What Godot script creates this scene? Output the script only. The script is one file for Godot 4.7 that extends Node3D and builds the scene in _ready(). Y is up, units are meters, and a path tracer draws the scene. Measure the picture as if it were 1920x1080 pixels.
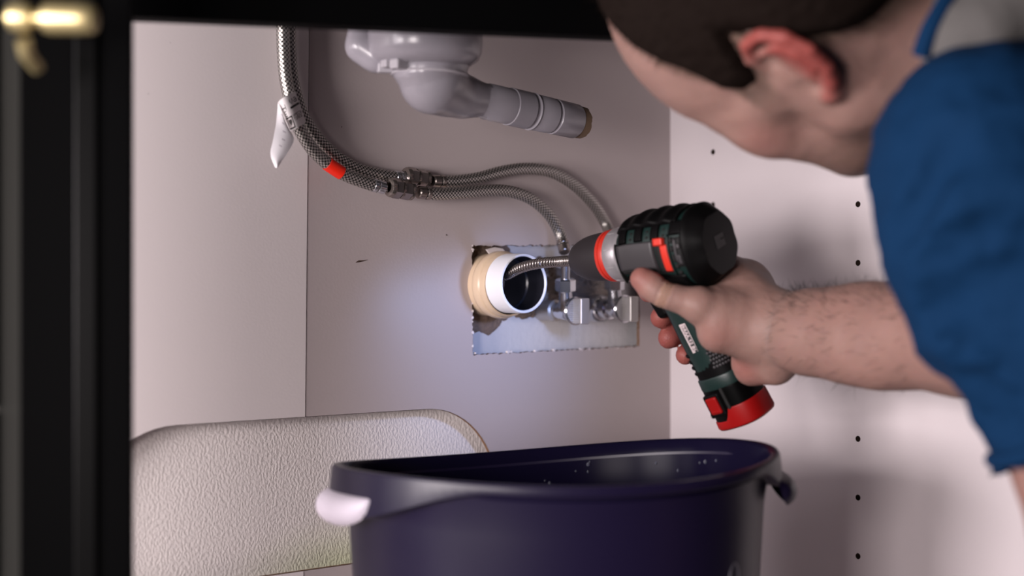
extends Node3D
# A man kneels at a diagonal corner sink cabinet and drives a drain spring into the wall pipe with a cordless drill.
# World: back board of the cabinet is the plane z = 0, its right side board the plane x = 0, cabinet floor y = 0.

const FOCAL := 2637.0                        # focal length in pixels of the 1920 x 1080 frame
const CAM := Vector3(-0.9717, 0.30, 0.988)
const YAW := 0.6650                          # the camera looks 38 degrees off the back board's normal
var RT := Vector3(cos(YAW), 0, sin(YAW))     # camera right and forward, in the world
var FW := Vector3(sin(YAW), 0, -cos(YAW))
var M := {}
var noise := FastNoiseLite.new()


func _ready():
	# ---- camera, sky, lights, exposure
	var cam := Camera3D.new()
	cam.name = "camera"
	cam.position = CAM
	cam.rotation.y = -YAW
	cam.near = 0.05
	cam.far = 30.0
	cam.fov = rad_to_deg(2.0 * atan(540.0 / FOCAL))
	var att := CameraAttributesPhysical.new()
	att.frustum_focal_length = 12.0 / (540.0 / FOCAL)
	att.frustum_focus_distance = 1.16
	att.frustum_near = 0.05
	att.frustum_far = 30.0
	att.exposure_aperture = 3.2
	cam.attributes = att
	add_child(cam)
	cam.fov = rad_to_deg(2.0 * atan(540.0 / FOCAL))
	var we := WorldEnvironment.new()
	we.name = "environment"
	var en := Environment.new()
	en.background_mode = Environment.BG_COLOR
	en.background_color = Color(0.16, 0.145, 0.15)
	en.background_energy_multiplier = 0.5
	en.tonemap_mode = Environment.TONE_MAPPER_LINEAR
	en.tonemap_exposure = 1.0
	en.sdfgi_enabled = true
	en.ssao_enabled = true
	en.ssil_enabled = true
	we.environment = en
	add_child(we)
	area("unseen_key_light", camp(-0.85, 0.06, 0.10), camp(0.12, 0.02, 1.25), Vector2(0.36, 0.32), Color(1.0, 0.96, 0.963), 2.0)  # out of view to the left, lights the boards and the side wall
	area("unseen_side_light", camp(-1.02, 0.06, 0.40), camp(0.0, -0.06, 0.95), Vector2(0.16, 0.45), Color(1.0, 0.96, 0.975), 0.30)  # out of view at the far left, brightens the left end of the tub
	area("fill_light", camp(-0.47, 0.0, -0.10), camp(0.0, 0.02, 1.2), Vector2(0.25, 0.3), Color(1.0, 0.955, 0.952), 0.90)  # added fill beside the camera, brightens the back board

	# ---- structure, then objects
	noise.seed = 7
	noise.frequency = 1.0
	make_materials()
	make_cabinet()
	make_front()
	make_drain_pipe()
	make_valves()
	make_hoses()
	make_tag()
	make_trap()
	make_drill()
	make_cable()
	make_basin()
	make_person()


# ------------------------------------------------------------------ places
func camp(x: float, y: float, z: float) -> Vector3:      # x right, y up, z ahead of the camera
	return CAM + RT * x + Vector3.UP * y + FW * z

func pix(px: float, py: float, z: float) -> Vector3:     # the point seen at a pixel of the photograph, z metres ahead
	return camp((px - 960.0) / FOCAL * z, (540.0 - py) / FOCAL * z, z)

func wallp(px: float, py: float, off := 0.0) -> Vector3: # the same, off metres in front of the back board
	var d := RT * ((px - 960.0) / FOCAL) + Vector3.UP * ((540.0 - py) / FOCAL) + FW
	return CAM + d * ((off - CAM.z) / d.z)

func area(called: String, at: Vector3, to: Vector3, size: Vector2, c: Color, e: float):
	var l := AreaLight3D.new()
	l.name = called
	l.area_size = size
	l.light_color = c
	l.light_energy = e
	l.shadow_enabled = true
	l.area_range = 8.0
	l.area_attenuation = 2.0
	add_child(l)
	l.look_at_from_position(at, to, Vector3.UP)


# ------------------------------------------------------------------ naming
func put(called: String, parent: Node, geo: Geo, mat: Material) -> MeshInstance3D:
	var o := MeshInstance3D.new()
	o.name = called
	o.mesh = geo.mesh()
	o.mesh.surface_set_material(0, mat)
	parent.add_child(o, true)
	return o

func thing(called: String, label: String, category: String, at := Vector3.ZERO, group := "") -> Node3D:
	var o := Node3D.new()
	o.name = called
	add_child(o, true)
	o.position = at
	tag(o, label, category, group)
	return o

func tag(o: Node, label: String, category: String, group := ""):
	o.set_meta("label", label)
	o.set_meta("category", category)
	if group:
		o.set_meta("group", group)

func struct_node(called: String, label: String, category: String) -> Node3D:
	var o := Node3D.new()
	o.name = called
	add_child(o, true)
	o.set_meta("kind", "structure")
	tag(o, label, category)
	return o


# ------------------------------------------------------------------ geometry
class Geo:
	var v := PackedVector3Array()
	var n := PackedVector3Array()
	var uv := PackedVector2Array()
	var c := PackedColorArray()
	var ix := PackedInt32Array()
	var xf := Transform3D()
	var col := Color(1, 1, 1)

	func vert(p: Vector3, nn: Vector3, t := Vector2.ZERO) -> int:
		v.append(xf * p)
		n.append((xf.basis * nn).normalized())
		uv.append(t)
		c.append(col)
		return v.size() - 1

	func tri(a: int, b: int, d: int):
		var g := (v[b] - v[a]).cross(v[d] - v[a])
		if g.dot(n[a] + n[b] + n[d]) > 0.0:      # clockwise fronts
			ix.append_array([a, d, b])
		else:
			ix.append_array([a, b, d])

	func rewind():                               # turn every face to agree with its normals
		var old := ix
		ix = PackedInt32Array()
		for i in range(0, old.size(), 3):
			tri(old[i], old[i + 1], old[i + 2])

	func quad(a: int, b: int, d: int, e: int):
		tri(a, b, d)
		tri(a, d, e)

	func flat(ps: Array):                        # a flat convex polygon
		var nn: Vector3 = (ps[1] - ps[0]).cross(ps[2] - ps[0]).normalized()
		var k := []
		for p in ps:
			k.append(vert(p, nn))
		for i in range(1, ps.size() - 1):
			tri(k[0], k[i], k[i + 1])

	# rows of points -> smooth sheet; wrap joins the ends of each row
	func grid(rows: Array, wrap := false, flip := false, us := 1.0, vs := 1.0):
		var nr := rows.size()
		var nc: int = rows[0].size()
		var base := v.size()
		for i in nr:
			for j in nc:
				var a: Vector3 = rows[i][(j + 1) % nc] if wrap or j + 1 < nc else rows[i][j]
				var b: Vector3 = rows[i][(j - 1 + nc) % nc] if wrap or j > 0 else rows[i][j]
				var p: Vector3 = rows[mini(i + 1, nr - 1)][j]
				var q: Vector3 = rows[maxi(i - 1, 0)][j]
				var nn := (a - b).cross(p - q)
				if nn.length_squared() < 1e-22:      # a pole: borrow the neighbouring row's tangent
					var r: Array = rows[1] if i == 0 else rows[nr - 2]
					nn = (r[(j + 1) % nc] - r[(j - 1 + nc) % nc]).cross(p - q)
				vert(rows[i][j], -nn if flip else nn, Vector2(us * j / nc, vs * i / maxf(nr - 1, 1)))
		for i in nr - 1:
			for j in (nc if wrap else nc - 1):
				quad(base + i * nc + j, base + i * nc + (j + 1) % nc, base + (i + 1) * nc + (j + 1) % nc, base + (i + 1) * nc + j)

	# profile of (radius, height) turned about +Y; corners sharper than 35 degrees stay sharp
	func lathe(prof: Array, seg := 48, us := 1.0, a0 := 0.0, a1 := TAU):
		for i in prof.size() - 1:
			var p: Vector2 = prof[i]
			var q: Vector2 = prof[i + 1]
			var d := (q - p).normalized()
			var np := Vector2(d.y, -d.x)
			var n0 := np
			var n1 := np
			if i > 0:
				var e: Vector2 = (p - prof[i - 1]).normalized()
				if e.dot(d) > 0.8:
					n0 = (np + Vector2(e.y, -e.x)).normalized()
			if i + 2 < prof.size():
				var e2: Vector2 = (prof[i + 2] - q).normalized()
				if e2.dot(d) > 0.8:
					n1 = (np + Vector2(e2.y, -e2.x)).normalized()
			var base := v.size()
			for j in seg + 1:
				var t := a0 + (a1 - a0) * j / seg
				var u := Vector3(cos(t), 0, sin(t))
				vert(u * p.x + Vector3.UP * p.y, u * n0.x + Vector3.UP * n0.y, Vector2(us * j / seg, p.y))
				vert(u * q.x + Vector3.UP * q.y, u * n1.x + Vector3.UP * n1.y, Vector2(us * j / seg, q.y))
			for j in seg:
				quad(base + 2 * j, base + 2 * j + 2, base + 2 * j + 3, base + 2 * j + 1)

	# a tube along points; r one radius or an array
	func tube(pts: Array, r, seg := 16, cap := true, vs := 0.0):
		var up := Vector3.UP
		var t0: Vector3 = (pts[1] - pts[0]).normalized()
		if absf(t0.dot(up)) > 0.9:
			up = Vector3.RIGHT
		var sd := t0.cross(up).normalized()
		var base := v.size()
		var run := 0.0
		var m := pts.size()
		for i in m:
			var t: Vector3 = (pts[mini(i + 1, m - 1)] - pts[maxi(i - 1, 0)]).normalized()
			sd = (sd - t * sd.dot(t)).normalized()
			var bn := t.cross(sd)
			if i > 0:
				run += pts[i].distance_to(pts[i - 1])
			var rr: float = r[i] if r is Array else r
			for j in seg + 1:
				var a := TAU * j / seg
				var d := sd * cos(a) + bn * sin(a)
				vert(pts[i] + d * rr, d, Vector2(float(j) / seg, run * vs))
		for i in m - 1:
			for j in seg:
				var k := base + i * (seg + 1) + j
				quad(k, k + 1, k + seg + 2, k + seg + 1)
		if cap:
			for e in [0, m - 1]:
				var t: Vector3 = (pts[0] - pts[1]) if e == 0 else (pts[m - 1] - pts[m - 2])
				t = t.normalized()
				var mid := vert(pts[e], t)
				var b2 := v.size()
				for j in seg + 1:
					var w: Vector3 = v[base + e * (seg + 1) + j]
					v.append(w)
					n.append((xf.basis * t).normalized())
					uv.append(Vector2.ZERO)
					c.append(col)
				for j in seg:
					tri(mid, b2 + j, b2 + j + 1)

	func box(size: Vector3, r := 0.001, at := Transform3D()):   # box with rounded edges
		var keep := xf
		xf = xf * at
		var h := size * 0.5
		r = minf(r, minf(h.x, minf(h.y, h.z)) * 0.999)
		for ax in 3:
			var bx := (ax + 1) % 3
			var cx := (ax + 2) % 3
			for s in [-1.0, 1.0]:
				var fb := [-h[bx], -h[bx] + r * 0.45, -h[bx] + r, h[bx] - r, h[bx] - r * 0.45, h[bx]]
				var fc := [-h[cx], -h[cx] + r * 0.45, -h[cx] + r, h[cx] - r, h[cx] - r * 0.45, h[cx]]
				var base := v.size()
				for i in 6:
					for j in 6:
						var p := Vector3()
						p[ax] = s * h[ax]
						p[bx] = fb[i]
						p[cx] = fc[j]
						var inn := p.clamp(-h + Vector3.ONE * r, h - Vector3.ONE * r)
						var d := (p - inn).normalized()
						vert(inn + d * r, d, Vector2(p[bx], p[cx]))
				for i in 5:
					for j in 5:
						var k := base + i * 6 + j
						quad(k, k + 1, k + 7, k + 6)
		xf = keep

	# outline in the xy plane from z0 to z1, edges chamfered by ch at z1
	func extrude(poly: PackedVector2Array, z0: float, z1: float, ch := 0.0, back := true):
		var ins := poly
		if ch > 0.0:
			var o := Geometry2D.offset_polygon(poly, -ch, Geometry2D.JOIN_MITER)
			if o.size() == 1 and o[0].size() == poly.size():
				var best := 0
				for s in poly.size():
					if o[0][s].distance_to(poly[0]) < o[0][best].distance_to(poly[0]):
						best = s
				ins = PackedVector2Array()
				for i in poly.size():
					ins.append(o[0][(best + i) % poly.size()])
				if ins[1].distance_to(poly[1]) > ins[poly.size() - 1].distance_to(poly[1]):
					ins = poly
			if ins == poly:
				ch = 0.0
		for side in ([0, 1] if back else [1]):
			var q := ins if side == 1 else poly
			var z := z1 if side == 1 else z0
			var t := Geometry2D.triangulate_polygon(q)
			var b := v.size()
			for p in q:
				vert(Vector3(p.x, p.y, z), Vector3(0, 0, 1 if side == 1 else -1), p)
			for i in range(0, t.size(), 3):
				tri(b + t[i], b + t[i + 1], b + t[i + 2])
		var cw := 1.0 if Geometry2D.is_polygon_clockwise(poly) else -1.0
		for i in poly.size():
			var p := poly[i]
			var q := poly[(i + 1) % poly.size()]
			var e := (q - p).normalized()
			var nn := Vector3(e.y, -e.x, 0) * -cw
			var b := v.size()
			vert(Vector3(p.x, p.y, z0), nn, p)
			vert(Vector3(q.x, q.y, z0), nn, q)
			vert(Vector3(q.x, q.y, z1 - ch), nn, q)
			vert(Vector3(p.x, p.y, z1 - ch), nn, p)
			quad(b, b + 1, b + 2, b + 3)
			if ch > 0.0:
				var n2 := (nn + Vector3(0, 0, 1)).normalized()
				var p2 := ins[i]
				var q2 := ins[(i + 1) % poly.size()]
				b = v.size()
				vert(Vector3(p.x, p.y, z1 - ch), n2)
				vert(Vector3(q.x, q.y, z1 - ch), n2)
				vert(Vector3(q2.x, q2.y, z1), n2)
				vert(Vector3(p2.x, p2.y, z1), n2)
				quad(b, b + 1, b + 2, b + 3)

	# a textmesh laid at a place: reading along xx, up along yy
	func text(s: String, at: Vector3, xx: Vector3, yy: Vector3, height: float, depth: float, bold := true):
		var tm := TextMesh.new()
		var f := SystemFont.new()
		f.font_names = PackedStringArray(["Droid Sans"])
		f.font_weight = 700 if bold else 400
		tm.font = f
		tm.text = s
		tm.font_size = 32
		tm.pixel_size = height / 24.0
		tm.depth = depth
		var a := tm.get_mesh_arrays()
		var bs := Basis(xx.normalized(), yy.normalized(), xx.cross(yy).normalized())
		var b := v.size()
		var vv: PackedVector3Array = a[Mesh.ARRAY_VERTEX]
		var nn: PackedVector3Array = a[Mesh.ARRAY_NORMAL]
		for i in vv.size():
			vert(at + bs * vv[i], bs * nn[i])
		var ii = a[Mesh.ARRAY_INDEX]
		if ii == null:
			ii = range(vv.size())
		for i in range(0, ii.size() - 2, 3):
			tri(b + ii[i], b + ii[i + 1], b + ii[i + 2])

	func mesh() -> ArrayMesh:
		var a := []
		a.resize(Mesh.ARRAY_MAX)
		a[Mesh.ARRAY_VERTEX] = v
		a[Mesh.ARRAY_NORMAL] = n
		a[Mesh.ARRAY_TEX_UV] = uv
		a[Mesh.ARRAY_COLOR] = c
		a[Mesh.ARRAY_INDEX] = ix
		var m := ArrayMesh.new()
		m.add_surface_from_arrays(Mesh.PRIMITIVE_TRIANGLES, a)
		return m


# smooth union of tapered capsules, meshed by surface nets
class Field:
	var a := PackedVector3Array()
	var d := PackedVector3Array()
	var ra := PackedFloat32Array()
	var dr := PackedFloat32Array()
	var inv := PackedFloat32Array()
	var kk := PackedFloat32Array()
	var sub := PackedByteArray()
	var bend: Callable                 # optional extra offset of the surface at p
	var tint: Callable                 # optional colour at (p, n)

	func cap(p: Vector3, q: Vector3, r0: float, r1: float, k := 0.01, cut := false):
		a.append(p)
		d.append(q - p)
		ra.append(r0)
		dr.append(r1 - r0)
		var l := (q - p).length_squared()
		inv.append(1.0 / l if l > 1e-12 else 0.0)
		kk.append(k)
		sub.append(1 if cut else 0)

	func ball(p: Vector3, r: float, k := 0.01, cut := false):
		cap(p, p, r, r, k, cut)

	func one(i: int, p: Vector3) -> float:
		var w := p - a[i]
		var h := clampf(w.dot(d[i]) * inv[i], 0.0, 1.0)
		return (w - d[i] * h).length() - ra[i] - dr[i] * h

	func dist(p: Vector3, act: PackedInt32Array) -> float:
		var t := 10.0
		for i in act:
			var w := p - a[i]
			var dd := d[i]
			var h := clampf(w.dot(dd) * inv[i], 0.0, 1.0)
			var s := (w - dd * h).length() - ra[i] - dr[i] * h
			var k := kk[i]
			if sub[i]:
				s = -s
				var g := clampf(0.5 - 0.5 * (s - t) / k, 0.0, 1.0)
				t = lerpf(s, t, g) + k * g * (1.0 - g)
			else:
				var g2 := k - absf(t - s)
				t = minf(t, s)
				if g2 > 0.0:
					t -= g2 * g2 * 0.25 / k
		return t

	func build(geo: Geo, cell: float, keep = null):
		var lo := Vector3.ONE * 100.0
		var hi := -lo
		for i in a.size():
			if sub[i]:
				continue
			var r := maxf(ra[i], ra[i] + dr[i]) + 0.02
			for e in [a[i], a[i] + d[i]]:
				lo = lo.min(e - Vector3.ONE * r)
				hi = hi.max(e + Vector3.ONE * r)
		const B := 5
		var bs := cell * B
		var rad := bs * 0.87
		var nb := Vector3i(((hi - lo) / bs).ceil())
		var all := PackedInt32Array(range(a.size()))
		var index := {}
		var vals := PackedFloat32Array()
		var np := (B + 2)
		vals.resize(np * np * np)
		var quads := []
		for bz in nb.z:
			for by in nb.y:
				for bx in nb.x:
					var org := lo + Vector3(bx, by, bz) * bs
					var mid := org + Vector3.ONE * bs * 0.5
					var act := PackedInt32Array()
					var near := 10.0
					var ds := PackedFloat32Array()
					for i in all:
						var s := one(i, mid)
						ds.append(s)
						if not sub[i]:
							near = minf(near, s)
					if near > rad + cell * 2 + 0.014:
						continue
					for i in all:
						if ds[i] < near + 2.0 * rad + kk[i] + 0.004:
							act.append(i)
					var mv := dist(mid, act) 
					if absf(mv) > rad + 3 * cell + 0.012:
						continue
					var q := 0
					for k in np:
						for j in np:
							for i in np:
								var p := org + Vector3(i, j, k) * cell
								var f := dist(p, act)
								if bend.is_valid() and absf(f) < 0.03:
									f -= bend.call(p)
								vals[q] = f
								q += 1
					var own := Vector3i(bx, by, bz) * B
					for k in B + 1:
						for j in B + 1:
							for i in B + 1:
								var at := i + np * (j + np * k)
								var c0 := own + Vector3i(i, j, k)
								# the cell whose low corner is c0
								var f0 := vals[at]
								var s0 := f0 < 0.0
								var mixed := false
								for o in [1, np, np + 1, np * np, np * np + 1, np * np + np, np * np + np + 1]:
									if (vals[at + o] < 0.0) != s0:
										mixed = true
										break
								if not mixed:
									continue
								if not index.has(c0):
									var sum := Vector3.ZERO
									var cnt := 0
									for e in EDGES:
										var fa := vals[at + e[0].x + np * (e[0].y + np * e[0].z)]
										var fb := vals[at + e[1].x + np * (e[1].y + np * e[1].z)]
										if (fa < 0.0) != (fb < 0.0):
											var t := fa / (fa - fb)
											sum += Vector3(e[0]).lerp(Vector3(e[1]), t)
											cnt += 1
									var loc := sum / cnt
									var p := org + (Vector3(i, j, k) + loc) * cell
									var g := Vector3(
										lerpf(lerpf(vals[at + 1] - f0, vals[at + 1 + np] - vals[at + np], loc.y), lerpf(vals[at + 1 + np * np] - vals[at + np * np], vals[at + 1 + np + np * np] - vals[at + np + np * np], loc.y), loc.z),
										lerpf(lerpf(vals[at + np] - f0, vals[at + 1 + np] - vals[at + 1], loc.x), lerpf(vals[at + np + np * np] - vals[at + np * np], vals[at + 1 + np + np * np] - vals[at + 1 + np * np], loc.x), loc.z),
										lerpf(lerpf(vals[at + np * np] - f0, vals[at + 1 + np * np] - vals[at + 1], loc.x), lerpf(vals[at + np + np * np] - vals[at + np], vals[at + 1 + np + np * np] - vals[at + 1 + np], loc.x), loc.y))
									if g.length_squared() < 1e-20:
										g = Vector3.UP
									var nn := g.normalized()
									if tint.is_valid():
										geo.col = tint.call(p, nn)
									index[c0] = geo.vert(p, nn, Vector2(p.x, p.y))
								if i < B and j < B and k < B:
									if (vals[at + 1] < 0.0) != s0:
										quads.append([c0, 0])
									if (vals[at + np] < 0.0) != s0:
										quads.append([c0, 1])
									if (vals[at + np * np] < 0.0) != s0:
										quads.append([c0, 2])
		for e in quads:
			var c0: Vector3i = e[0]
			var u := Vector3i()
			var w := Vector3i()
			u[(e[1] + 1) % 3] = 1
			w[(e[1] + 2) % 3] = 1
			var k0: int = index.get(c0, -1)
			var k1: int = index.get(c0 - u, -1)
			var k2: int = index.get(c0 - u - w, -1)
			var k3: int = index.get(c0 - w, -1)
			if k0 < 0 or k1 < 0 or k2 < 0 or k3 < 0:
				continue
			if keep != null and not keep.call(geo.v[k0]):
				continue
			geo.quad(k0, k1, k2, k3)
		geo.col = Color(1, 1, 1)

	const EDGES := [
		[Vector3i(0, 0, 0), Vector3i(1, 0, 0)], [Vector3i(0, 1, 0), Vector3i(1, 1, 0)], [Vector3i(0, 0, 1), Vector3i(1, 0, 1)], [Vector3i(0, 1, 1), Vector3i(1, 1, 1)],
		[Vector3i(0, 0, 0), Vector3i(0, 1, 0)], [Vector3i(1, 0, 0), Vector3i(1, 1, 0)], [Vector3i(0, 0, 1), Vector3i(0, 1, 1)], [Vector3i(1, 0, 1), Vector3i(1, 1, 1)],
		[Vector3i(0, 0, 0), Vector3i(0, 0, 1)], [Vector3i(1, 0, 0), Vector3i(1, 0, 1)], [Vector3i(0, 1, 0), Vector3i(0, 1, 1)], [Vector3i(1, 1, 0), Vector3i(1, 1, 1)]]


func smooth_path(pts: Array, step := 0.004) -> Array:
	var cv := Curve3D.new()
	cv.bake_interval = step
	for i in pts.size():
		var t: Vector3 = (pts[mini(i + 1, pts.size() - 1)] - pts[maxi(i - 1, 0)]) / 6.0
		cv.add_point(pts[i], -t, t)
	return Array(cv.get_baked_points())

func axis_to(at: Vector3, dir: Vector3, hint := Vector3.UP) -> Transform3D:   # +Y along dir
	var y := dir.normalized()
	var x := hint.cross(y)
	if x.length() < 0.05:
		x = Vector3.RIGHT.cross(y)
	x = x.normalized()
	return Transform3D(Basis(x, y, x.cross(y)), at)

func hexprof(r: float, h: float) -> PackedVector2Array:
	var p := PackedVector2Array()
	for i in 6:
		p.append(Vector2(cos(TAU * i / 6), sin(TAU * i / 6)) * r)
	return p


# ------------------------------------------------------------------ materials
func mat(called: String, c: Color, rough := 0.5, metal := 0.0) -> StandardMaterial3D:
	var m := StandardMaterial3D.new()
	m.resource_name = called
	m.albedo_color = c
	m.roughness = rough
	m.metallic = metal
	M[called] = m
	return m

func noise_tex(freq: float, size := 512, octaves := 3, sd := 1, kind := FastNoiseLite.TYPE_SIMPLEX_SMOOTH) -> NoiseTexture2D:
	var f := FastNoiseLite.new()
	f.noise_type = kind
	f.frequency = freq
	f.seed = sd
	f.fractal_octaves = octaves
	var t := NoiseTexture2D.new()
	t.width = size
	t.height = size
	t.seamless = true
	t.noise = f
	return t

func relief(m: StandardMaterial3D, t: Texture2D, cm: float, scale: Vector3, world := true):
	m.heightmap_enabled = true
	m.heightmap_texture = t
	m.heightmap_scale = cm
	m.uv1_triplanar = true
	m.uv1_world_triplanar = world
	m.uv1_scale = scale

func make_materials():
	var m := mat("white_board", Color(0.85, 0.815, 0.815), 0.42)
	relief(m, noise_tex(0.05, 512, 2, 3), 0.003, Vector3.ONE * 12.0)
	m = mat("grey_board", Color(0.69, 0.645, 0.645), 0.40)
	relief(m, noise_tex(0.05, 512, 2, 3), 0.003, Vector3.ONE * 12.0)
	m = mat("side_board", Color(0.81, 0.775, 0.785), 0.40)
	relief(m, noise_tex(0.05, 512, 2, 3), 0.003, Vector3.ONE * 12.0)
	mat("board_core", Color(0.42, 0.30, 0.21), 0.9)
	mat("hole_core", Color(0.26, 0.19, 0.15), 0.95)
	m = mat("wallpaper", Color(0.86, 0.83, 0.82), 0.85)
	m.vertex_color_use_as_albedo = true
	relief(m, noise_tex(0.034, 1024, 3, 11), 0.042, Vector3(10.0, 6.5, 10.0))
	m = mat("plaster", Color(0.80, 0.79, 0.80), 0.7)
	relief(m, noise_tex(0.03, 512, 4, 13), 0.02, Vector3.ONE * 8.0)
	m = mat("mortar", Color(0.68, 0.65, 0.63), 0.95)
	m.vertex_color_use_as_albedo = true
	relief(m, noise_tex(0.03, 512, 4, 5), 0.12, Vector3.ONE * 14.0)
	m = mat("black_frame", Color(0.008, 0.008, 0.010), 0.6)
	m.metallic_specular = 0.12
	m = mat("edge_band", Color(0.17, 0.17, 0.16), 0.7)
	m.metallic_specular = 0.3
	mat("brass", Color(0.74, 0.68, 0.50), 0.42, 0.8)
	mat("dark_wood", Color(0.10, 0.085, 0.08), 0.7)
	mat("pvc_white", Color(0.86, 0.86, 0.89), 0.32)
	mat("pvc_beige", Color(0.78, 0.69, 0.59), 0.32)
	mat("pvc_inside", Color(0.12, 0.12, 0.145), 0.30)
	m = mat("chrome", Color(0.82, 0.82, 0.84), 0.17, 0.92)
	m = mat("chrome_worn", Color(0.70, 0.68, 0.67), 0.38, 0.55)
	m = mat("steel_dark", Color(0.60, 0.56, 0.54), 0.24, 0.9)
	m = mat("spring_steel", Color(0.66, 0.63, 0.62), 0.26, 0.92)
	mat("red_sleeve", Color(0.86, 0.14, 0.06), 0.4)
	m = mat("grey_plastic", Color(0.56, 0.545, 0.575), 0.24)
	mat("grey_plastic_light", Color(0.66, 0.645, 0.67), 0.26)
	mat("seal_brown", Color(0.42, 0.34, 0.27), 0.85)
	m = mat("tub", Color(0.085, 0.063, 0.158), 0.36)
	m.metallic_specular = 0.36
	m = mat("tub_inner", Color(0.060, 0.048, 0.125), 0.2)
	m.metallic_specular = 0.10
	m = mat("tub_grip", Color(0.82, 0.79, 0.84), 0.42)
	mat("tub_emblem", Color(0.34, 0.33, 0.37), 0.4)
	m = mat("water", Color(0.9, 0.93, 1.0, 0.1), 0.03)
	m.refraction_enabled = true
	m.refraction_scale = 0.033
	m = mat("drill_green", Color(0.048, 0.132, 0.122), 0.42)
	relief(m, noise_tex(0.09, 256, 2, 8), 0.004, Vector3.ONE * 30.0, false)
	m = mat("drill_black", Color(0.030, 0.027, 0.030), 0.5)
	m.metallic_specular = 0.2
	relief(m, noise_tex(0.09, 256, 2, 9), 0.006, Vector3.ONE * 30.0, false)
	mat("drill_gloss", Color(0.012, 0.012, 0.013), 0.34).metallic_specular = 0.26
	mat("chuck_rubber", Color(0.17, 0.155, 0.165), 0.5).metallic_specular = 0.35
	mat("drill_grey", Color(0.20, 0.19, 0.20), 0.5)
	mat("drill_red", Color(0.52, 0.035, 0.035), 0.42).metallic_specular = 0.35
	mat("drill_orange", Color(0.76, 0.17, 0.11), 0.45)
	m = mat("drill_silver", Color(0.66, 0.645, 0.66), 0.34, 0.55)
	mat("slot_black", Color(0.008, 0.008, 0.009), 0.8)
	mat("print_white", Color(0.80, 0.74, 0.74), 0.5)
	mat("print_grey", Color(0.16, 0.155, 0.16), 0.5)
	m = mat("led_lens", Color(0.9, 0.95, 1.0), 0.1)
	m.emission_enabled = true
	m.emission = Color(0.80, 0.87, 1.0)
	m.emission_energy_multiplier = 6.0
	m = mat("skin", Color(1, 1, 1), 0.50)
	m.metallic_specular = 0.38
	m.vertex_color_use_as_albedo = true
	m.subsurf_scatter_enabled = true
	m.subsurf_scatter_strength = 0.12
	relief(m, noise_tex(0.10, 512, 4, 21), 0.028, Vector3.ONE * 16.0)
	m = mat("hair", Color(0.085, 0.060, 0.050), 0.8)
	m.metallic_specular = 0.15
	m = mat("stubble", Color(0.07, 0.05, 0.042), 0.7)
	m = mat("shirt_blue", Color(0.035, 0.155, 0.275), 0.85)
	m.metallic_specular = 0.2
	relief(m, noise_tex(0.25, 512, 2, 31), 0.010, Vector3.ONE * 20.0)
	m = mat("shirt_grey", Color(0.33, 0.32, 0.315), 0.9)
	relief(m, noise_tex(0.25, 512, 2, 32), 0.010, Vector3.ONE * 20.0)
	mat("trousers", Color(0.10, 0.12, 0.16), 0.9)
	m = mat("braid", Color(1, 1, 1), 0.30, 0.85)
	var bt := braid_images()
	m.albedo_texture = bt[0]
	m.normal_enabled = true
	m.normal_texture = bt[1]
	m.normal_scale = 1.0
	m = mat("paper", Color(1, 1, 1), 0.55)
	m.albedo_texture = tag_image()
	m.backlight_enabled = true
	m.backlight = Color(0.35, 0.35, 0.35)
	mat("room_floor", Color(0.20, 0.18, 0.17), 0.7)


# wire braid: bundles that cross over and under, as colour and relief
func braid_images() -> Array:
	var s := 128
	var hgt := Image.create(s, s, false, Image.FORMAT_RGBA8)
	var im := Image.create(s, s, false, Image.FORMAT_RGBA8)
	for y in s:
		for x in s:
			var a := (float(x) / s + float(y) / s) * 2.0
			var b := (float(x) / s - float(y) / s) * 2.0 + 8.0
			var over := (int(floor(a)) + int(floor(b))) % 2 == 0
			var across := fposmod(b if over else a, 1.0)
			var along := fposmod(a if over else b, 1.0)
			var prof := sin(PI * across) ** 0.6
			var h := prof * (0.55 + 0.45 * sin(PI * along))
			var wire := 0.88 + 0.12 * sin(across * TAU * 4.0)
			hgt.set_pixel(x, y, Color(h * wire, h * wire, h * wire))
			var g := (0.06 + 0.86 * smoothstep(0.25, 0.8, h)) * wire
			im.set_pixel(x, y, Color(g, g * 0.975, g * 0.95))
	var nm: Image = hgt.duplicate()
	nm.bump_map_to_normal_map(5.0)
	return [ImageTexture.create_from_image(im), ImageTexture.create_from_image(nm)]


# ------------------------------------------------------------------ small bitmap lettering, 5 x 7
const GLYPH := {
	"v": [0, 0, 17, 17, 17, 10, 4], "a": [0, 0, 14, 1, 15, 17, 15], "S": [15, 16, 16, 14, 1, 1, 30], "P": [30, 17, 17, 30, 16, 16, 16], "E": [31, 16, 16, 30, 16, 16, 31],
	"C": [14, 17, 16, 16, 16, 17, 14], "W": [17, 17, 17, 21, 21, 27, 17], "N": [17, 25, 21, 19, 17, 17, 17], "T": [31, 4, 4, 4, 4, 4, 4], "R": [30, 17, 17, 30, 20, 18, 17], "I": [14, 4, 4, 4, 4, 4, 14],
}

func stamp(im: Image, s: String, at: Vector2, size: float, turn: float, c: Color):
	var xx := Vector2(cos(turn), sin(turn)) * size
	var yy := Vector2(-sin(turn), cos(turn)) * size
	for k in s.length():
		if not GLYPH.has(s[k]):
			continue
		for row in 7:
			for colm in 5:
				if (int(GLYPH[s[k]][row]) >> (4 - colm)) & 1:
					var p := at + xx * (k * 6 + colm) + yy * row
					for i in int(ceil(size * 1.3)):
						for j in int(ceil(size * 1.3)):
							var q := p + xx * (i / size / 1.3) + yy * (j / size / 1.3)
							if q.x >= 0 and q.y >= 0 and q.x < im.get_width() and q.y < im.get_height():
								im.set_pixel(int(q.x), int(q.y), c)

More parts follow.
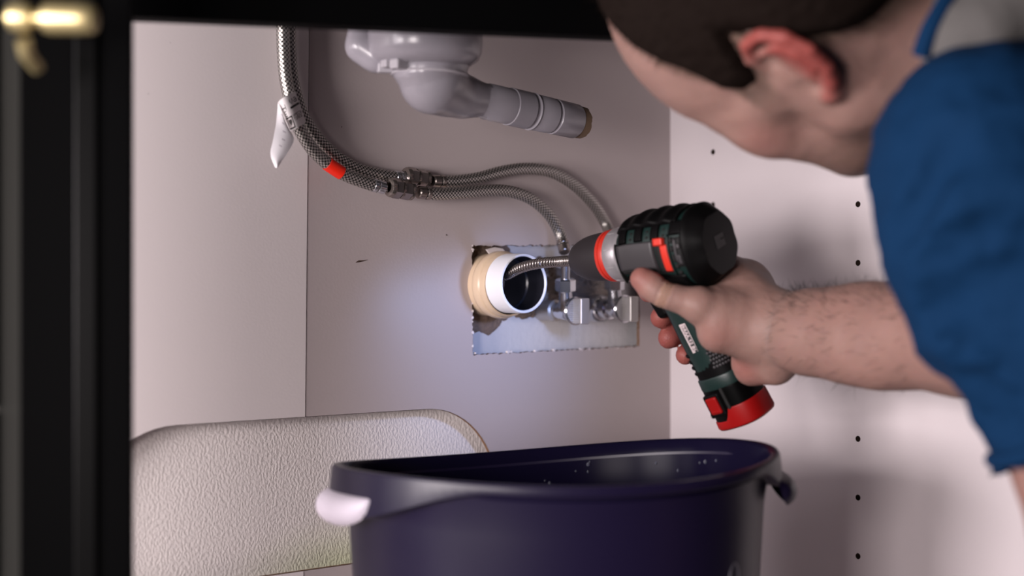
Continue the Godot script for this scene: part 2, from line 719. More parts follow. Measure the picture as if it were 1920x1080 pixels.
# the print on the paper tag; u runs round the hose, v down the strip
func tag_image() -> ImageTexture:
	var w := 256
	var h := 512
	var im := Image.create(w, h, false, Image.FORMAT_RGBA8)
	im.fill(Color(0.84, 0.82, 0.82))
	var ink := Color(0.09, 0.06, 0.05)
	stamp(im, "va", Vector2(150, 20), 8.0, 0.0, ink)
	im.fill_rect(Rect2i(140, 92, 110, 18), ink)
	im.fill_rect(Rect2i(30, 70, 52, 9), ink)
	im.fill_rect(Rect2i(78, 50, 8, 46), ink)
	stamp(im, "E", Vector2(40, 100), 7.0, 0.0, ink)
	for k in 2:
		stamp(im, ["SPECW", "TSREE"][k], Vector2(140, 156 + 30 * k), 3.6, 0.0, ink)
	im.fill_rect(Rect2i(24, 156, 104, 104), ink)
	im.fill_rect(Rect2i(36, 168, 80, 80), Color(0.80, 0.77, 0.77))
	for y in 54:
		var half := 22.0 if y < 26 else 22.0 * (1.0 - (y - 26) / 28.0)
		im.fill_rect(Rect2i(int(84 - half), 180 + y, int(2 * half) + 1, 1), ink)
		im.fill_rect(Rect2i(int(52 - 8 * sin(y * 0.058)), 180 + y, 5, 1), ink)
	im.fill_rect(Rect2i(0, 280, w, 232), Color(0.93, 0.915, 0.93))
	for k in 5:
		im.fill_rect(Rect2i(90 + 9 * (k % 2), 330 + 26 * k, 46, 5), Color(0.75, 0.72, 0.75))
	return ImageTexture.create_from_image(im)


# ------------------------------------------------------------------ cabinet
func jag(a: Vector2, b: Vector2, amp: float, sd: float) -> PackedVector2Array:   # a torn line from a to b, without b
	var out := PackedVector2Array()
	var nn := int(a.distance_to(b) / 0.0022)
	var d := (b - a).orthogonal().normalized()
	for i in nn:
		var t := float(i) / nn
		var e := 0.0 if i == 0 else amp * noise.get_noise_2d(i * 0.9 + sd, sd * 3.1) + 0.5 * amp * noise.get_noise_2d(i * 2.7, sd)
		out.append(a.lerp(b, t) + d * e)
	return out

func arc2(c: Vector2, r: float, a0: float, a1: float, k := 14) -> PackedVector2Array:
	var out := PackedVector2Array()
	for i in k + 1:
		var t := deg_to_rad(lerpf(a0, a1, float(i) / k))
		out.append(c + Vector2(cos(t), sin(t)) * r)
	return out

func seam(y: float) -> float:
	return -0.4068 + (y - 0.21) * 0.0115

func edge_strip(g: Geo, line: PackedVector2Array, z0: float, z1: float, inset: float, closed := false):
	for i in line.size() - (0 if closed else 1):
		var a := line[i]
		var b := line[(i + 1) % line.size()]
		var nn := (b - a).orthogonal().normalized() * inset
		g.flat([Vector3(a.x + nn.x, a.y + nn.y, z0), Vector3(b.x + nn.x, b.y + nn.y, z0), Vector3(b.x + nn.x, b.y + nn.y, z1), Vector3(a.x + nn.x, a.y + nn.y, z1)])

func make_cabinet():
	var top := 0.60
	var T := 0.0035
	var HX0 := -0.2415
	var HX1 := -0.041
	var HY0 := 0.2425
	var HY1 := 0.3395
	var mid := -0.14
	var wb := struct_node("wall_back", "pale back board of the sink cabinet in two sheets with cut openings", "wall")
	# the left, whiter sheet
	var g := Geo.new()
	var poly := PackedVector2Array([Vector2(-0.80, top), Vector2(seam(top) - 0.0007, top), Vector2(seam(0.197) - 0.0007, 0.197)])
	var left_arc := arc2(Vector2(-0.518, 0.122), 0.075, 90, 180)
	poly.append_array(left_arc)
	poly.append_array(arc2(Vector2(-0.553, 0.1135), 0.040, 180, 270, 8))
	poly.append_array([Vector2(seam(0.0735) - 0.0007, 0.0735), Vector2(seam(0) - 0.0007, 0), Vector2(-0.80, 0)])
	g.extrude(poly, -T, 0.0004)
	put("panel", wb, g, M.white_board).set_meta("label", "whiter board left of the seam")
	# the right, greyer sheet, in two runs that meet above and below the torn hole
	g = Geo.new()
	var tl := jag(Vector2(mid, HY1), Vector2(HX0, HY1 - 0.0025), 0.0016, 4.0)
	var lf := jag(Vector2(HX0, HY1 - 0.0025), Vector2(HX0 + 0.001, HY0 - 0.001), 0.0012, 9.0)
	var bl := jag(Vector2(HX0 + 0.001, HY0 - 0.001), Vector2(mid, HY0), 0.0012, 14.0)
	var right_arc := arc2(Vector2(-0.289, 0.122), 0.075, 0, 90)
	poly = PackedVector2Array([Vector2(seam(top), top), Vector2(mid, top)])
	poly.append_array(tl)
	poly.append_array(lf)
	poly.append_array(bl)
	poly.append_array([Vector2(mid, HY0), Vector2(mid, 0), Vector2(seam(0), 0), Vector2(seam(0.0735), 0.0735)])
	poly.append_array(arc2(Vector2(-0.254, 0.1135), 0.040, 270, 360, 8))
	poly.append_array(right_arc)
	poly.append(Vector2(seam(0.197), 0.197))
	g.extrude(poly, -T, 0.0)
	var br := jag(Vector2(mid, HY0), Vector2(HX1, HY0 + 0.0015), 0.0012, 21.0)
	var rt := jag(Vector2(HX1, HY0 + 0.0015), Vector2(HX1, HY1), 0.001, 26.0)
	var tr := jag(Vector2(HX1, HY1), Vector2(mid, HY1), 0.0016, 31.0)
	poly = PackedVector2Array([Vector2(mid, top), Vector2(0, top), Vector2(0, 0), Vector2(mid, 0)])
	poly.append_array(br)
	poly.append_array(rt)
	poly.append_array(tr)
	poly.append(Vector2(mid, HY1))
	g.extrude(poly, -T, 0.0)
	put("panel", wb, g, M.grey_board).set_meta("label", "greyer board right of the seam")
	# bare brown fibreboard edge round both openings
	g = Geo.new()
	var ring := tl.duplicate()
	ring.append_array(lf)
	ring.append_array(bl)
	ring.append_array(br)
	ring.append_array(rt)
	ring.append_array(tr)
	edge_strip(g, ring, -T, -0.0002, 0.0003, true)
	edge_strip(g, ring, -T, -0.0002, -0.0003, true)
	var low := right_arc.duplicate()
	low.append(Vector2(seam(0.197), 0.197))
	low.append_array(left_arc)
	for s in [1.0, -1.0]:
		edge_strip(g, low, -T, -0.0002, 0.0003 * s)
		edge_strip(g, PackedVector2Array([Vector2(-0.553, 0.0735), Vector2(-0.254, 0.0735)]), -T, -0.0002, 0.0004 * s)
	put("panel_edge", wb, g, M.board_core).set_meta("label", "bare brown fibreboard edge round the cut openings")
	# chips of torn white facing along the hole
	g = Geo.new()
	var rng := RandomNumberGenerator.new()
	rng.seed = 5
	var flake := [Vector2(0.0, 0.0), Vector2(0.010, 0.0022), Vector2(0.019, 0.001), Vector2(0.024, -0.004), Vector2(0.031, -0.0085), Vector2(0.022, -0.0075), Vector2(0.013, -0.0045), Vector2(0.005, -0.0052)]
	var fp := PackedVector2Array()
	for p in flake:
		fp.append(Vector2(-0.2245, 0.3340) + p)
	g.extrude(fp, -0.0030, -0.0018, 0.0003)
	for i in 26:
		var along := rng.randf()
		var c := Vector2(HX0 + 0.0008, lerpf(HY0, HY1, along)) if i < 15 else Vector2(lerpf(HX0, HX1, along), HY0 + 0.0005)
		var chip := PackedVector2Array()
		var sz := rng.randf_range(0.0006, 0.0016)
		for k in 5:
			chip.append(c + Vector2(cos(TAU * k / 5), sin(TAU * k / 5)) * sz * rng.randf_range(0.6, 1.2))
		g.extrude(chip, -0.002, 0.0004)
	put("torn_facing", wb, g, M.white_board).set_meta("label", "white flakes of torn facing along the hole")
	# two scuffs on the boards
	g = Geo.new()
	for sc in [[wallp(667, 492), wallp(690, 487), 0.0009], [wallp(836, 441), wallp(839, 441), 0.0005], [wallp(318, 80), wallp(320, 81), 0.0005], [wallp(277, 176), wallp(279, 177), 0.0006], [wallp(640, 238), wallp(641, 239), 0.0004]]:
		g.tube([sc[0], sc[0].lerp(sc[1], 0.25) + Vector3(0, 0.0004, 0), sc[0].lerp(sc[1], 0.6), sc[1]], [0.0002, sc[2], 0.0005, 0.0001], 6)
	put("scuff_mark", wb, g, M.hole_core)

	# masonry behind the boards, papered below and painted in the torn hole
	var wr := struct_node("wall_rear", "textured papered house wall seen through the openings in the back board", "wall")
	g = Geo.new()
	var rows := []
	for i in 20:
		var row := []
		for j in 111:
			row.append(Vector3(-0.80 + j * 0.0075, -0.02 + i * 0.0118, -0.013))
		rows.append(row)
	g.grid(rows)
	for i in g.v.size():
		var p := g.v[i]
		var green := smoothstep(0.055, 0.0, Vector2((p.x + 0.355) * 0.42, p.y - 0.066).length()) * 0.85  # soft greenish tint low on the paper
		g.c[i] = Color(1, 1, 1).lerp(Color(0.82, 0.93, 0.60), green)
	put("wallpaper", wr, g, M.wallpaper).set_meta("label", "white woodchip paper with a greenish tint near the bottom")
	g = Geo.new()
	g.flat([Vector3(-0.80, 0.204, -0.013), Vector3(0.03, 0.204, -0.013), Vector3(0.03, 0.62, -0.013), Vector3(-0.80, 0.62, -0.013)])
	put("painted_plaster", wr, g, M.plaster)
	g = Geo.new()
	g.box(Vector3(0.86, 0.72, 0.10), 0.002, Transform3D(Basis(), Vector3(-0.39, 0.28, -0.0655)))
	put("masonry", wr, g, M.mortar)
	# mortar round the valves, dirt round the drain
	for spec in [[-0.128, 0.298, 0.068, 0.021, 0.013, Color(0.85, 0.80, 0.78), "mortar", 3.0], [-0.219, 0.304, 0.046, 0.047, 0.006, Color(0.62, 0.47, 0.38), "mortar", 8.0], [-0.172, 0.283, 0.018, 0.012, 0.012, Color(0.60, 0.42, 0.27), "mortar", 12.0], [-0.098, 0.309, 0.026, 0.017, 0.013, Color(0.86, 0.85, 0.86), "mortar", 17.0], [-0.155, 0.312, 0.020, 0.017, 0.009, Color(0.56, 0.44, 0.36), "mortar", 23.0]]:
		g = Geo.new()
		rows = []
		for i in 15:
			var row := []
			for j in 56:
				var t := TAU * j / 56
				var rr := float(i) / 14
				var wob := 1.0 + 0.22 * noise.get_noise_2d(cos(t) * 2.0 + spec[7], sin(t) * 2.0) + 0.12 * noise.get_noise_2d(cos(t) * 6.0, sin(t) * 6.0 + spec[7])
				var p := Vector3(spec[0] + cos(t) * spec[2] * rr * wob, spec[1] + sin(t) * spec[3] * rr * wob, 0)
				p.z = -0.0135 + spec[4] * (1.0 - rr ** 3) * (0.55 + 0.45 * noise.get_noise_2d(p.x * 160.0 + spec[7], p.y * 160.0))
				row.append(p)
			rows.append(row)
		g.grid(rows, true)
		for i in g.v.size():
			var q := g.v[i]
			var dk := 0.78 + 0.3 * noise.get_noise_2d(q.x * 90.0, q.y * 90.0 + spec[7])
			g.c[i] = Color(spec[5].r * dk, spec[5].g * dk, spec[5].b * dk)
		put(spec[6], wr, g, M.mortar)

	# right side board, drilled for shelf pins
	var wrt := struct_node("wall_right", "white side board drilled with two rows of shelf pin holes", "wall")
	g = Geo.new()
	var zs := [0.0573, 0.2267]
	var ys := [[], []]
	for k in 11:
		ys[0].append(0.0288 + 0.05 * k)
		ys[1].append(0.0214 + 0.05 * k)
	var c := 0.0055
	var depth := 0.47
	var brk := [0.0, zs[0] - c, zs[0] + c, zs[1] - c, zs[1] + c, depth]
	for k in [0, 2, 4]:
		g.flat([Vector3(0, 0, brk[k]), Vector3(0, top, brk[k]), Vector3(0, top, brk[k + 1]), Vector3(0, 0, brk[k + 1])])
	var hg := []
	for k in 2:
		var y0 := 0.0
		for y in ys[k] + [top + c]:
			g.flat([Vector3(0, y0, zs[k] - c), Vector3(0, y - c, zs[k] - c), Vector3(0, y - c, zs[k] + c), Vector3(0, y0, zs[k] + c)])
			y0 = y + c
			if y > top:
				continue
			for s in 24:                                   # a square tile with a round hole
				var q := []
				for e in [0, 1]:
					var t: float = TAU * (s + e) / 24
					var u := Vector2(cos(t), sin(t))
					q.append(Vector3(0, y + u.y * 0.0026, zs[k] + u.x * 0.0026))
					var m := maxf(absf(u.x), absf(u.y))
					q.append(Vector3(0, y + u.y / m * c, zs[k] + u.x / m * c))
				g.flat([q[0], q[1], q[3], q[2]])
			hg.append(Vector3(0, y, zs[k]))
	for i in g.n.size():
		g.n[i] = Vector3(-1, 0, 0)
	g.rewind()
	put("panel", wrt, g, M.side_board)
	g = Geo.new()
	g.box(Vector3(0.004, top, depth), 0.0005, Transform3D(Basis(), Vector3(0.0155, top / 2, depth / 2)))
	put("panel_back", wrt, g, M.side_board)
	g = Geo.new()
	g.lathe([Vector2(0.0026, 0.0), Vector2(0.0026, -0.011), Vector2(0.0001, -0.011)], 20)
	var hm := g.mesh()
	hm.surface_set_material(0, M.hole_core)
	for p in hg:
		var h := MeshInstance3D.new()
		h.name = "shelf_hole"
		h.mesh = hm
		h.transform = axis_to(p, Vector3(-1, 0, 0))
		wrt.add_child(h, true)

	# bottom and top
	var fl := struct_node("floor", "pale bottom board of the sink cabinet under the tub", "floor")
	g = Geo.new()
	g.extrude(PackedVector2Array([Vector2(-0.80, 0), Vector2(0.02, 0), Vector2(0.02, -0.47), Vector2(-0.20, -0.42), Vector2(-0.645, -0.30), Vector2(-0.80, -0.30)]), -0.018, 0.0, 0.0008)
	g.xf = Transform3D()
	var o := put("panel", fl, g, M.white_board)
	o.rotation.x = -PI / 2
	var ce := struct_node("ceiling", "dark underside of the worktop above the cabinet", "ceiling")
	g = Geo.new()
	g.extrude(PackedVector2Array([Vector2(-0.80, 0.02), Vector2(0.06, 0.02), Vector2(0.06, -0.50), Vector2(-0.05, -0.47), Vector2(-0.70, -0.16), Vector2(-0.80, -0.16)]), 0.0, 0.04, 0.002)
	o = put("worktop_underside", ce, g, M.dark_wood)
	o.rotation.x = -PI / 2
	o.position.y = top


# a black front frame set across the corner, and the neighbouring door
func make_front():
	var along := RT * 0.9756 + FW * 0.2194
	var bs := Basis(along, Vector3.UP, along.cross(Vector3.UP))
	var g := Geo.new()
	var st := struct_node("trim_1", "black upright stile of the cabinet front, blurred close to the camera", "frame")
	var edge := pix(249, 540, 0.80)
	var w := 0.060
	g.box(Vector3(w, 0.95, 0.019), 0.0015, Transform3D(bs, edge - along * w / 2 + Vector3(0, 0.155, 0)))
	put("stile", st, g, M.black_frame)
	g = Geo.new()
	g.box(Vector3(0.012, 0.95, 0.004), 0.001, Transform3D(bs, edge - along * 0.025 + bs.z * 0.0105 + Vector3(0, 0.155, 0)))
	put("bead", st, g, M.drill_gloss)
	var rl := struct_node("trim_2", "black top rail of the cabinet front above the opening", "frame")
	g = Geo.new()
	var a := pix(249, 0, 0.882)
	a.y = 0.30 + 0.1683 + 0.065
	g.box(Vector3(0.78, 0.13, 0.019), 0.0015, Transform3D(bs, a + along * (0.39 - 0.01)))
	put("rail", rl, g, M.black_frame)

	var dr := struct_node("trim_4", "narrow black batten with a grey edge left of the stile, brass hinge on top", "frame")
	var da := RT * -0.506 + FW * -0.862
	var db := Basis(da, Vector3.UP, da.cross(Vector3.UP))
	var e0 := edge - along * 0.0740
	g = Geo.new()
	g.box(Vector3(0.055, 0.42, 0.014), 0.001, Transform3D(db, e0 + da * 0.030 + Vector3(0, 0.144, 0)))
	g.box(Vector3(0.055, 0.42, 0.014), 0.001, Transform3D(db, e0 + da * 0.030 + Vector3(0, -0.2785, 0)))
	put("batten", dr, g, M.black_frame)
	g = Geo.new()
	g.box(Vector3(0.0135, 0.95, 0.010), 0.001, Transform3D(bs, edge - along * 0.0665 + Vector3(0, 0.155, 0)))
	put("edge_band", dr, g, M.edge_band)
	g = Geo.new()
	var k := pix(45, 33, 0.72)
	var k2 := pix(182, 36, 0.72)
	g.xf = axis_to(k2, k - k2)
	g.lathe([Vector2(0.0001, 0.0), Vector2(0.0062, 0.0005), Vector2(0.0075, 0.002), Vector2(0.0080, 0.009), Vector2(0.0080, 0.024), Vector2(0.0072, 0.027), Vector2(0.0042, 0.0285), Vector2(0.0042, 0.0320), Vector2(0.0068, 0.0335), Vector2(0.0082, 0.0390), Vector2(0.0066, 0.0445), Vector2(0.0001, 0.0470)], 32)
	g.xf = Transform3D()
	g.tube([k + Vector3(0, -0.012, 0), k + Vector3(0, -0.018, 0) + FW * 0.004, k + Vector3(0, -0.022, 0) + FW * 0.02], 0.0042, 14)
	put("hinge", dr, g, M.brass).set_meta("label", "polished brass hinge barrel")


# ------------------------------------------------------------------ plumbing
func make_drain_pipe():
	var at := Vector3(-0.2190, 0.3040, 0)
	var root := thing("drain_pipe", "white plastic drain pipe stub with beige collar sticking out of the torn hole", "pipe", at)
	var zt := Transform3D(Basis(Vector3.RIGHT, Vector3(0, 0, 1), Vector3(0, -1, 0)), Vector3.ZERO)
	var g := Geo.new()
	g.xf = zt
	g.lathe([Vector2(0.0258, -0.03), Vector2(0.0258, 0.0440), Vector2(0.0252, 0.0452), Vector2(0.0240, 0.0456), Vector2(0.0234, 0.0450), Vector2(0.0231, 0.0440)], 72)
	put("pipe", root, g, M.pvc_white)
	g = Geo.new()
	g.xf = zt
	g.lathe([Vector2(0.0231, 0.0441), Vector2(0.0230, 0.022), Vector2(0.0217, 0.0205), Vector2(0.0214, 0.012), Vector2(0.0212, -0.02), Vector2(0.0205, -0.06), Vector2(0.0198, -0.062), Vector2(0.0195, -0.13), Vector2(0.0001, -0.15)], 56)  # bore, coloured dark from the rim inward
	put("bore", root, g, M.pvc_inside).set_meta("label", "dark inside of the drain")
	g = Geo.new()
	g.xf = Transform3D(Basis(), Vector3(0.0007, -0.0012, 0)) * zt
	g.lathe([Vector2(0.0262, -0.012), Vector2(0.0276, -0.012), Vector2(0.0278, 0.006), Vector2(0.0290, 0.0075), Vector2(0.0297, 0.0105), Vector2(0.0296, 0.0150), Vector2(0.0290, 0.0172), Vector2(0.0281, 0.0180), Vector2(0.0279, 0.0225), Vector2(0.0274, 0.0240), Vector2(0.0266, 0.0243), Vector2(0.0259, 0.0235)], 72)
	put("collar", root, g, M.pvc_beige).set_meta("label", "beige sealing collar round the pipe")
	g = Geo.new()
	for k in 5:
		var t := -1.9 + 0.28 * k
		g.box(Vector3(0.004, 0.006, 0.0015), 0.0005, Transform3D(Basis(Vector3(0, 0, 1), t), Vector3(cos(t) * 0.0192, sin(t) * 0.0192, -0.005 - 0.004 * k)))
	put("residue", root, g, M.seal_brown)


func make_valve(at: Vector3, label: String, tail_top: Vector3, nr: int):
	var v := thing("angle_valve", label, "valve", at, "angle valves in the torn hole")
	var g := Geo.new()
	var zt := Transform3D(Basis(Vector3.RIGHT, Vector3(0, 0, 1), Vector3(0, -1, 0)), Vector3.ZERO)
	g.xf = zt
	if nr == 0:
		g.lathe([Vector2(0.0090, -0.044), Vector2(0.0090, -0.026), Vector2(0.0098, -0.0255), Vector2(0.0098, -0.021), Vector2(0.0075, -0.020), Vector2(0.0068, -0.012), Vector2(0.0060, -0.004)], 32)
	else:
		g.lathe([Vector2(0.0128, -0.042), Vector2(0.0132, -0.036), Vector2(0.0130, -0.026), Vector2(0.0112, -0.0225), Vector2(0.0098, -0.021), Vector2(0.0100, -0.014), Vector2(0.0070, -0.012), Vector2(0.0060, -0.004)], 32)
	put("inlet", v, g, M.chrome_worn if nr == 0 else M.chrome)
	var f := Field.new()
	f.cap(Vector3(0, 0, -0.016), Vector3(0, 0, -0.003), 0.0076, 0.0085, 0.002)
	f.cap(Vector3(0, 0.0, -0.006), Vector3(0, 0.017, -0.008), 0.0070, 0.0062, 0.003)
	g = Geo.new()
	f.build(g, 0.0011)
	put("body", v, g, M.chrome)
	g = Geo.new()
	g.xf = zt
	g.lathe([Vector2(0.0001, 0.003), Vector2(0.0108, 0.0035), Vector2(0.0124, 0.0050), Vector2(0.0128, 0.0062), Vector2(0.0120, 0.0072), Vector2(0.0114, 0.0078), Vector2(0.0001, 0.0079)], 48)
	var knob := put("knob", v, g, M.chrome)
	# the bar across the knob: ribbed flanks, a flat worn face
	g = Geo.new()
	var bar := PackedVector2Array()
	for k in 24:
		var y := -0.0108 + 0.0216 * k / 23.0
		var w := 0.0046 + (0.00035 if k % 2 == 0 else 0.0)
		bar.append(Vector2(w, y))
	for k in 24:
		var y := 0.0108 - 0.0216 * k / 23.0
		var w := 0.0046 + (0.00035 if k % 2 == 1 else 0.0)
		bar.append(Vector2(-w, y))
	g.extrude(bar, 0.0070, 0.0165)
	put("ribbed_bar", knob, g, M.chrome_worn)
	g = Geo.new()
	g.box(Vector3(0.0100, 0.0232, 0.0036), 0.0011, Transform3D(Basis(), Vector3(0, 0, 0.0178)))
	put("knob_face", knob, g, M.chrome_worn)
	# compression nut and chrome tail up to the hose
	g = Geo.new()
	var seat := Vector3(0, 0.0165, -0.008)
	var tail := tail_top - at
	var ax := (tail - seat).normalized()
	g.xf = axis_to(seat, ax)
	g.lathe([Vector2(0.0060, -0.001), Vector2(0.0064, 0.001), Vector2(0.0072, 0.0015)], 24)
	var hx := hexprof(0.0092, 0)
	var keep := g.xf
	g.xf = keep * Transform3D(Basis(Vector3.RIGHT, Vector3(0, 0, 1), Vector3(0, -1, 0)).inverse(), Vector3.ZERO)
	g.extrude(hx, 0.0015, 0.0125, 0.0012)
	put("nut", v, g, M.chrome)
	g = Geo.new()
	g.tube([seat + ax * 0.012, seat.lerp(tail, 0.75), tail], 0.0043, 24)
	put("tail_tube", v, g, M.chrome)


const VZ := 0.030
func make_valves():
	make_valve(wallp(1071, 583, VZ), "chrome angle valve on the left, just right of the white drain pipe", wallp(1060, 480, 0.026), 0)
	make_valve(wallp(1163, 579, VZ), "chrome angle valve on the right, partly behind the thumb on the drill", wallp(1153, 466, 0.026), 1)


# one braided hose along points, with crimped ends
func hose(called: String, label: String, pts: Array, r: float, ends: Array) -> Node3D:
	var path := smooth_path(pts, 0.003)
	var t := thing(called, label, "hose", Vector3.ZERO, "braided hoses")
	var g := Geo.new()
	g.tube(path, r, 28, true, 1.0 / 0.0068)
	for i in g.uv.size():
		g.uv[i].x *= 5.0
	put("braid", t, g, M.braid)
	for e in ends:                                   # 0 the first end, 1 the last
		var p: Vector3 = path[0] if e == 0 else path[path.size() - 1]
		var q: Vector3 = path[3] if e == 0 else path[path.size() - 4]
		g = Geo.new()
		g.xf = axis_to(p + (q - p).normalized() * 0.004, p - q)
		g.lathe([Vector2(r * 0.98, -0.0005), Vector2(r * 1.07, 0.0), Vector2(r * 1.07, 0.0028), Vector2(r * 0.95, 0.0036), Vector2(r * 0.95, 0.0042), Vector2(r * 1.06, 0.0050), Vector2(r * 1.02, 0.0105), Vector2(r * 0.86, 0.0115), Vector2(0.0001, 0.0116)], 32)
		put("ferrule", t, g, M.steel_dark if e == 0 or ends.size() > 1 else M.chrome)
	return t


func coupling(t: Node3D, at: Vector3, ax: Vector3):
	var turn := Transform3D(Basis(Vector3.RIGHT, Vector3(0, 0, 1), Vector3(0, -1, 0)).inverse(), Vector3.ZERO)
	var base := axis_to(at, ax)
	base.basis = base.basis.rotated(ax.normalized(), 0.45)
	for k in 2:
		var g := Geo.new()
		g.xf = base
		if k == 0:
			g.lathe([Vector2(0.0045, -0.0125), Vector2(0.0074, -0.0117), Vector2(0.0080, -0.0105), Vector2(0.0081, -0.0085)], 32)
		g.xf = base * turn
		g.extrude(hexprof(0.0086 - 0.0004 * k, 0), -0.0085 + 0.0082 * k, -0.001 + 0.0095 * k, 0.0009)
		g.xf = base
		g.lathe([Vector2(0.0078, -0.0015 + 0.0086 * k), Vector2(0.0078, 0.0008 + 0.0110 * k)] if k == 0 else [Vector2(0.0072, 0.0080), Vector2(0.0078, 0.0092), Vector2(0.0078, 0.0104), Vector2(0.0062, 0.0116), Vector2(0.0040, 0.0118)], 32)
		put("coupling_nut" if k == 0 else "union_body", t, g, M.steel_dark)


func wp(list: Array, z: float) -> Array:
	var out := []
	for p in list:
		out.append(wallp(p[0], p[1], p[2] if p.size() > 2 else z))
	return out


func make_hoses():
	var r := 0.0052
	# supply pair coming down on the left
	var a := hose("braided_hose", "steel braided hose from above, the upper of the pair ending at the rear coupling", wp([[545, -60], [543, 40], [546, 130], [560, 195], [580, 238], [618, 283], [668, 316], [722, 330], [748, 333]], 0.008), r, [1])
	coupling(a, wallp(781, 334, 0.009), wallp(800, 337, 0.009) - wallp(760, 331, 0.009))
	var b := hose("braided_hose", "steel braided hose with a red sleeve, the lower of the pair from above", wp([[529, -60], [530, 40], [534, 130], [545, 190, 0.019], [558, 234, 0.019], [590, 285], [640, 324], [690, 344], [707, 349]], 0.0185), r, [1])
	coupling(b, wallp(752, 355, 0.0185), wallp(770, 358, 0.0185) - wallp(730, 351, 0.0185))
	var path := smooth_path(wp([[558, 234, 0.019], [590, 285], [640, 324], [690, 344]], 0.0185), 0.002)
	var band := []
	for p in path:
		var s: float = (p - CAM).dot(RT) / (p - CAM).dot(FW) * FOCAL + 960.0
		if s > 613 and s < 642:
			band.append(p)
	var g := Geo.new()
	g.tube(band, r * 1.10, 28)
	put("red_sleeve", b, g, M.red_sleeve).set_meta("label", "red sleeve marking the hot supply")
	# the two hoses on to the valves
	hose("braided_hose", "steel braided hose arching highest, from rear coupling towards the right valve", wp([[824, 340], [850, 340], [895, 334], [940, 322], [985, 316], [1032, 322], [1075, 346], [1112, 382], [1136, 420], [1147, 448, 0.022], [1151, 462, 0.026]], 0.010), r, [0, 1])
	hose("braided_hose", "steel braided hose with the lower arch, from front coupling to the left valve", wp([[797, 362], [825, 364], [870, 361], [915, 357], [955, 359], [995, 373], [1028, 401], [1049, 436], [1056, 460, 0.024]], 0.0185), r, [0, 1])


func make_tag():
	# a strip of paper stuck round both hoses, its tail hanging off to the left
	var t := thing("paper_tag", "printed white paper tag wrapped round the braided hoses, its loose end hanging", "tag", wallp(545, 210, 0.026))
	var g := Geo.new()
	var rows := []
	for i in 25:
		var f := i / 24.0
		var rr := wallp(lerpf(554, 574, f), lerpf(171, 229, f), 0.022)
		var mm := wallp(lerpf(541, 560, f), lerpf(177, 239, f), 0.0315)
		var ll := wallp(lerpf(527, 547, f), lerpf(183 + 6 * sin(PI * f), 247, f), 0.0300)
		var ee := wallp(lerpf(521, 543, f), lerpf(192, 246, f), 0.0215)
		var row := []
		for j in 25:
			var s := j / 24.0
			row.append(rr.bezier_interpolate(rr.lerp(mm, 0.95), mm.lerp(ll, 0.9), ee, s))
		rows.append(row)
	g.grid(rows)
	for i in g.uv.size():
		g.uv[i] = Vector2(1.0 - (i % 25) / 24.0, (i / 25) / 24.0 * 0.53)
	put("wrapped_strip", t, shift(g, -t.position), M.paper)
	# tail: from the fold down to the torn tip, curling towards the room
	g = Geo.new()
	rows = []
	var c0 := [wallp(521, 193, 0.0215), wallp(518, 228, 0.026), wallp(512, 262, 0.031), wallp(507, 289, 0.034), wallp(516, 314, 0.036)]
	var c1 := [wallp(527, 212, 0.026), wallp(541, 240, 0.029), wallp(551, 262, 0.032), wallp(538, 288, 0.036), wallp(519, 316, 0.0365)]
	var p0 := smooth_path(c0, 0.0004)
	var p1 := smooth_path(c1, 0.0004)
	for i in 25:
		var f := float(i) / 24
		var l: Vector3 = p0[int(f * (p0.size() - 1))]
		var r: Vector3 = p1[int(f * (p1.size() - 1))]
		var row := []
		for j in 9:
			var s := j / 8.0
			row.append(l.lerp(r, s) + Vector3(0, 0, 0.0016 * sin(PI * s)))
		rows.append(row)
	g.grid(rows)
	for i in g.uv.size():
		g.uv[i] = Vector2((i % 9) / 8.0, 0.60 + (i / 9) / 24.0 * 0.38)
	put("loose_end", t, shift(g, -t.position), M.paper).set_meta("label", "loose white end of the tag")

func shift(g: Geo, by: Vector3) -> Geo:
	for i in g.v.size():
		g.v[i] += by
	return g


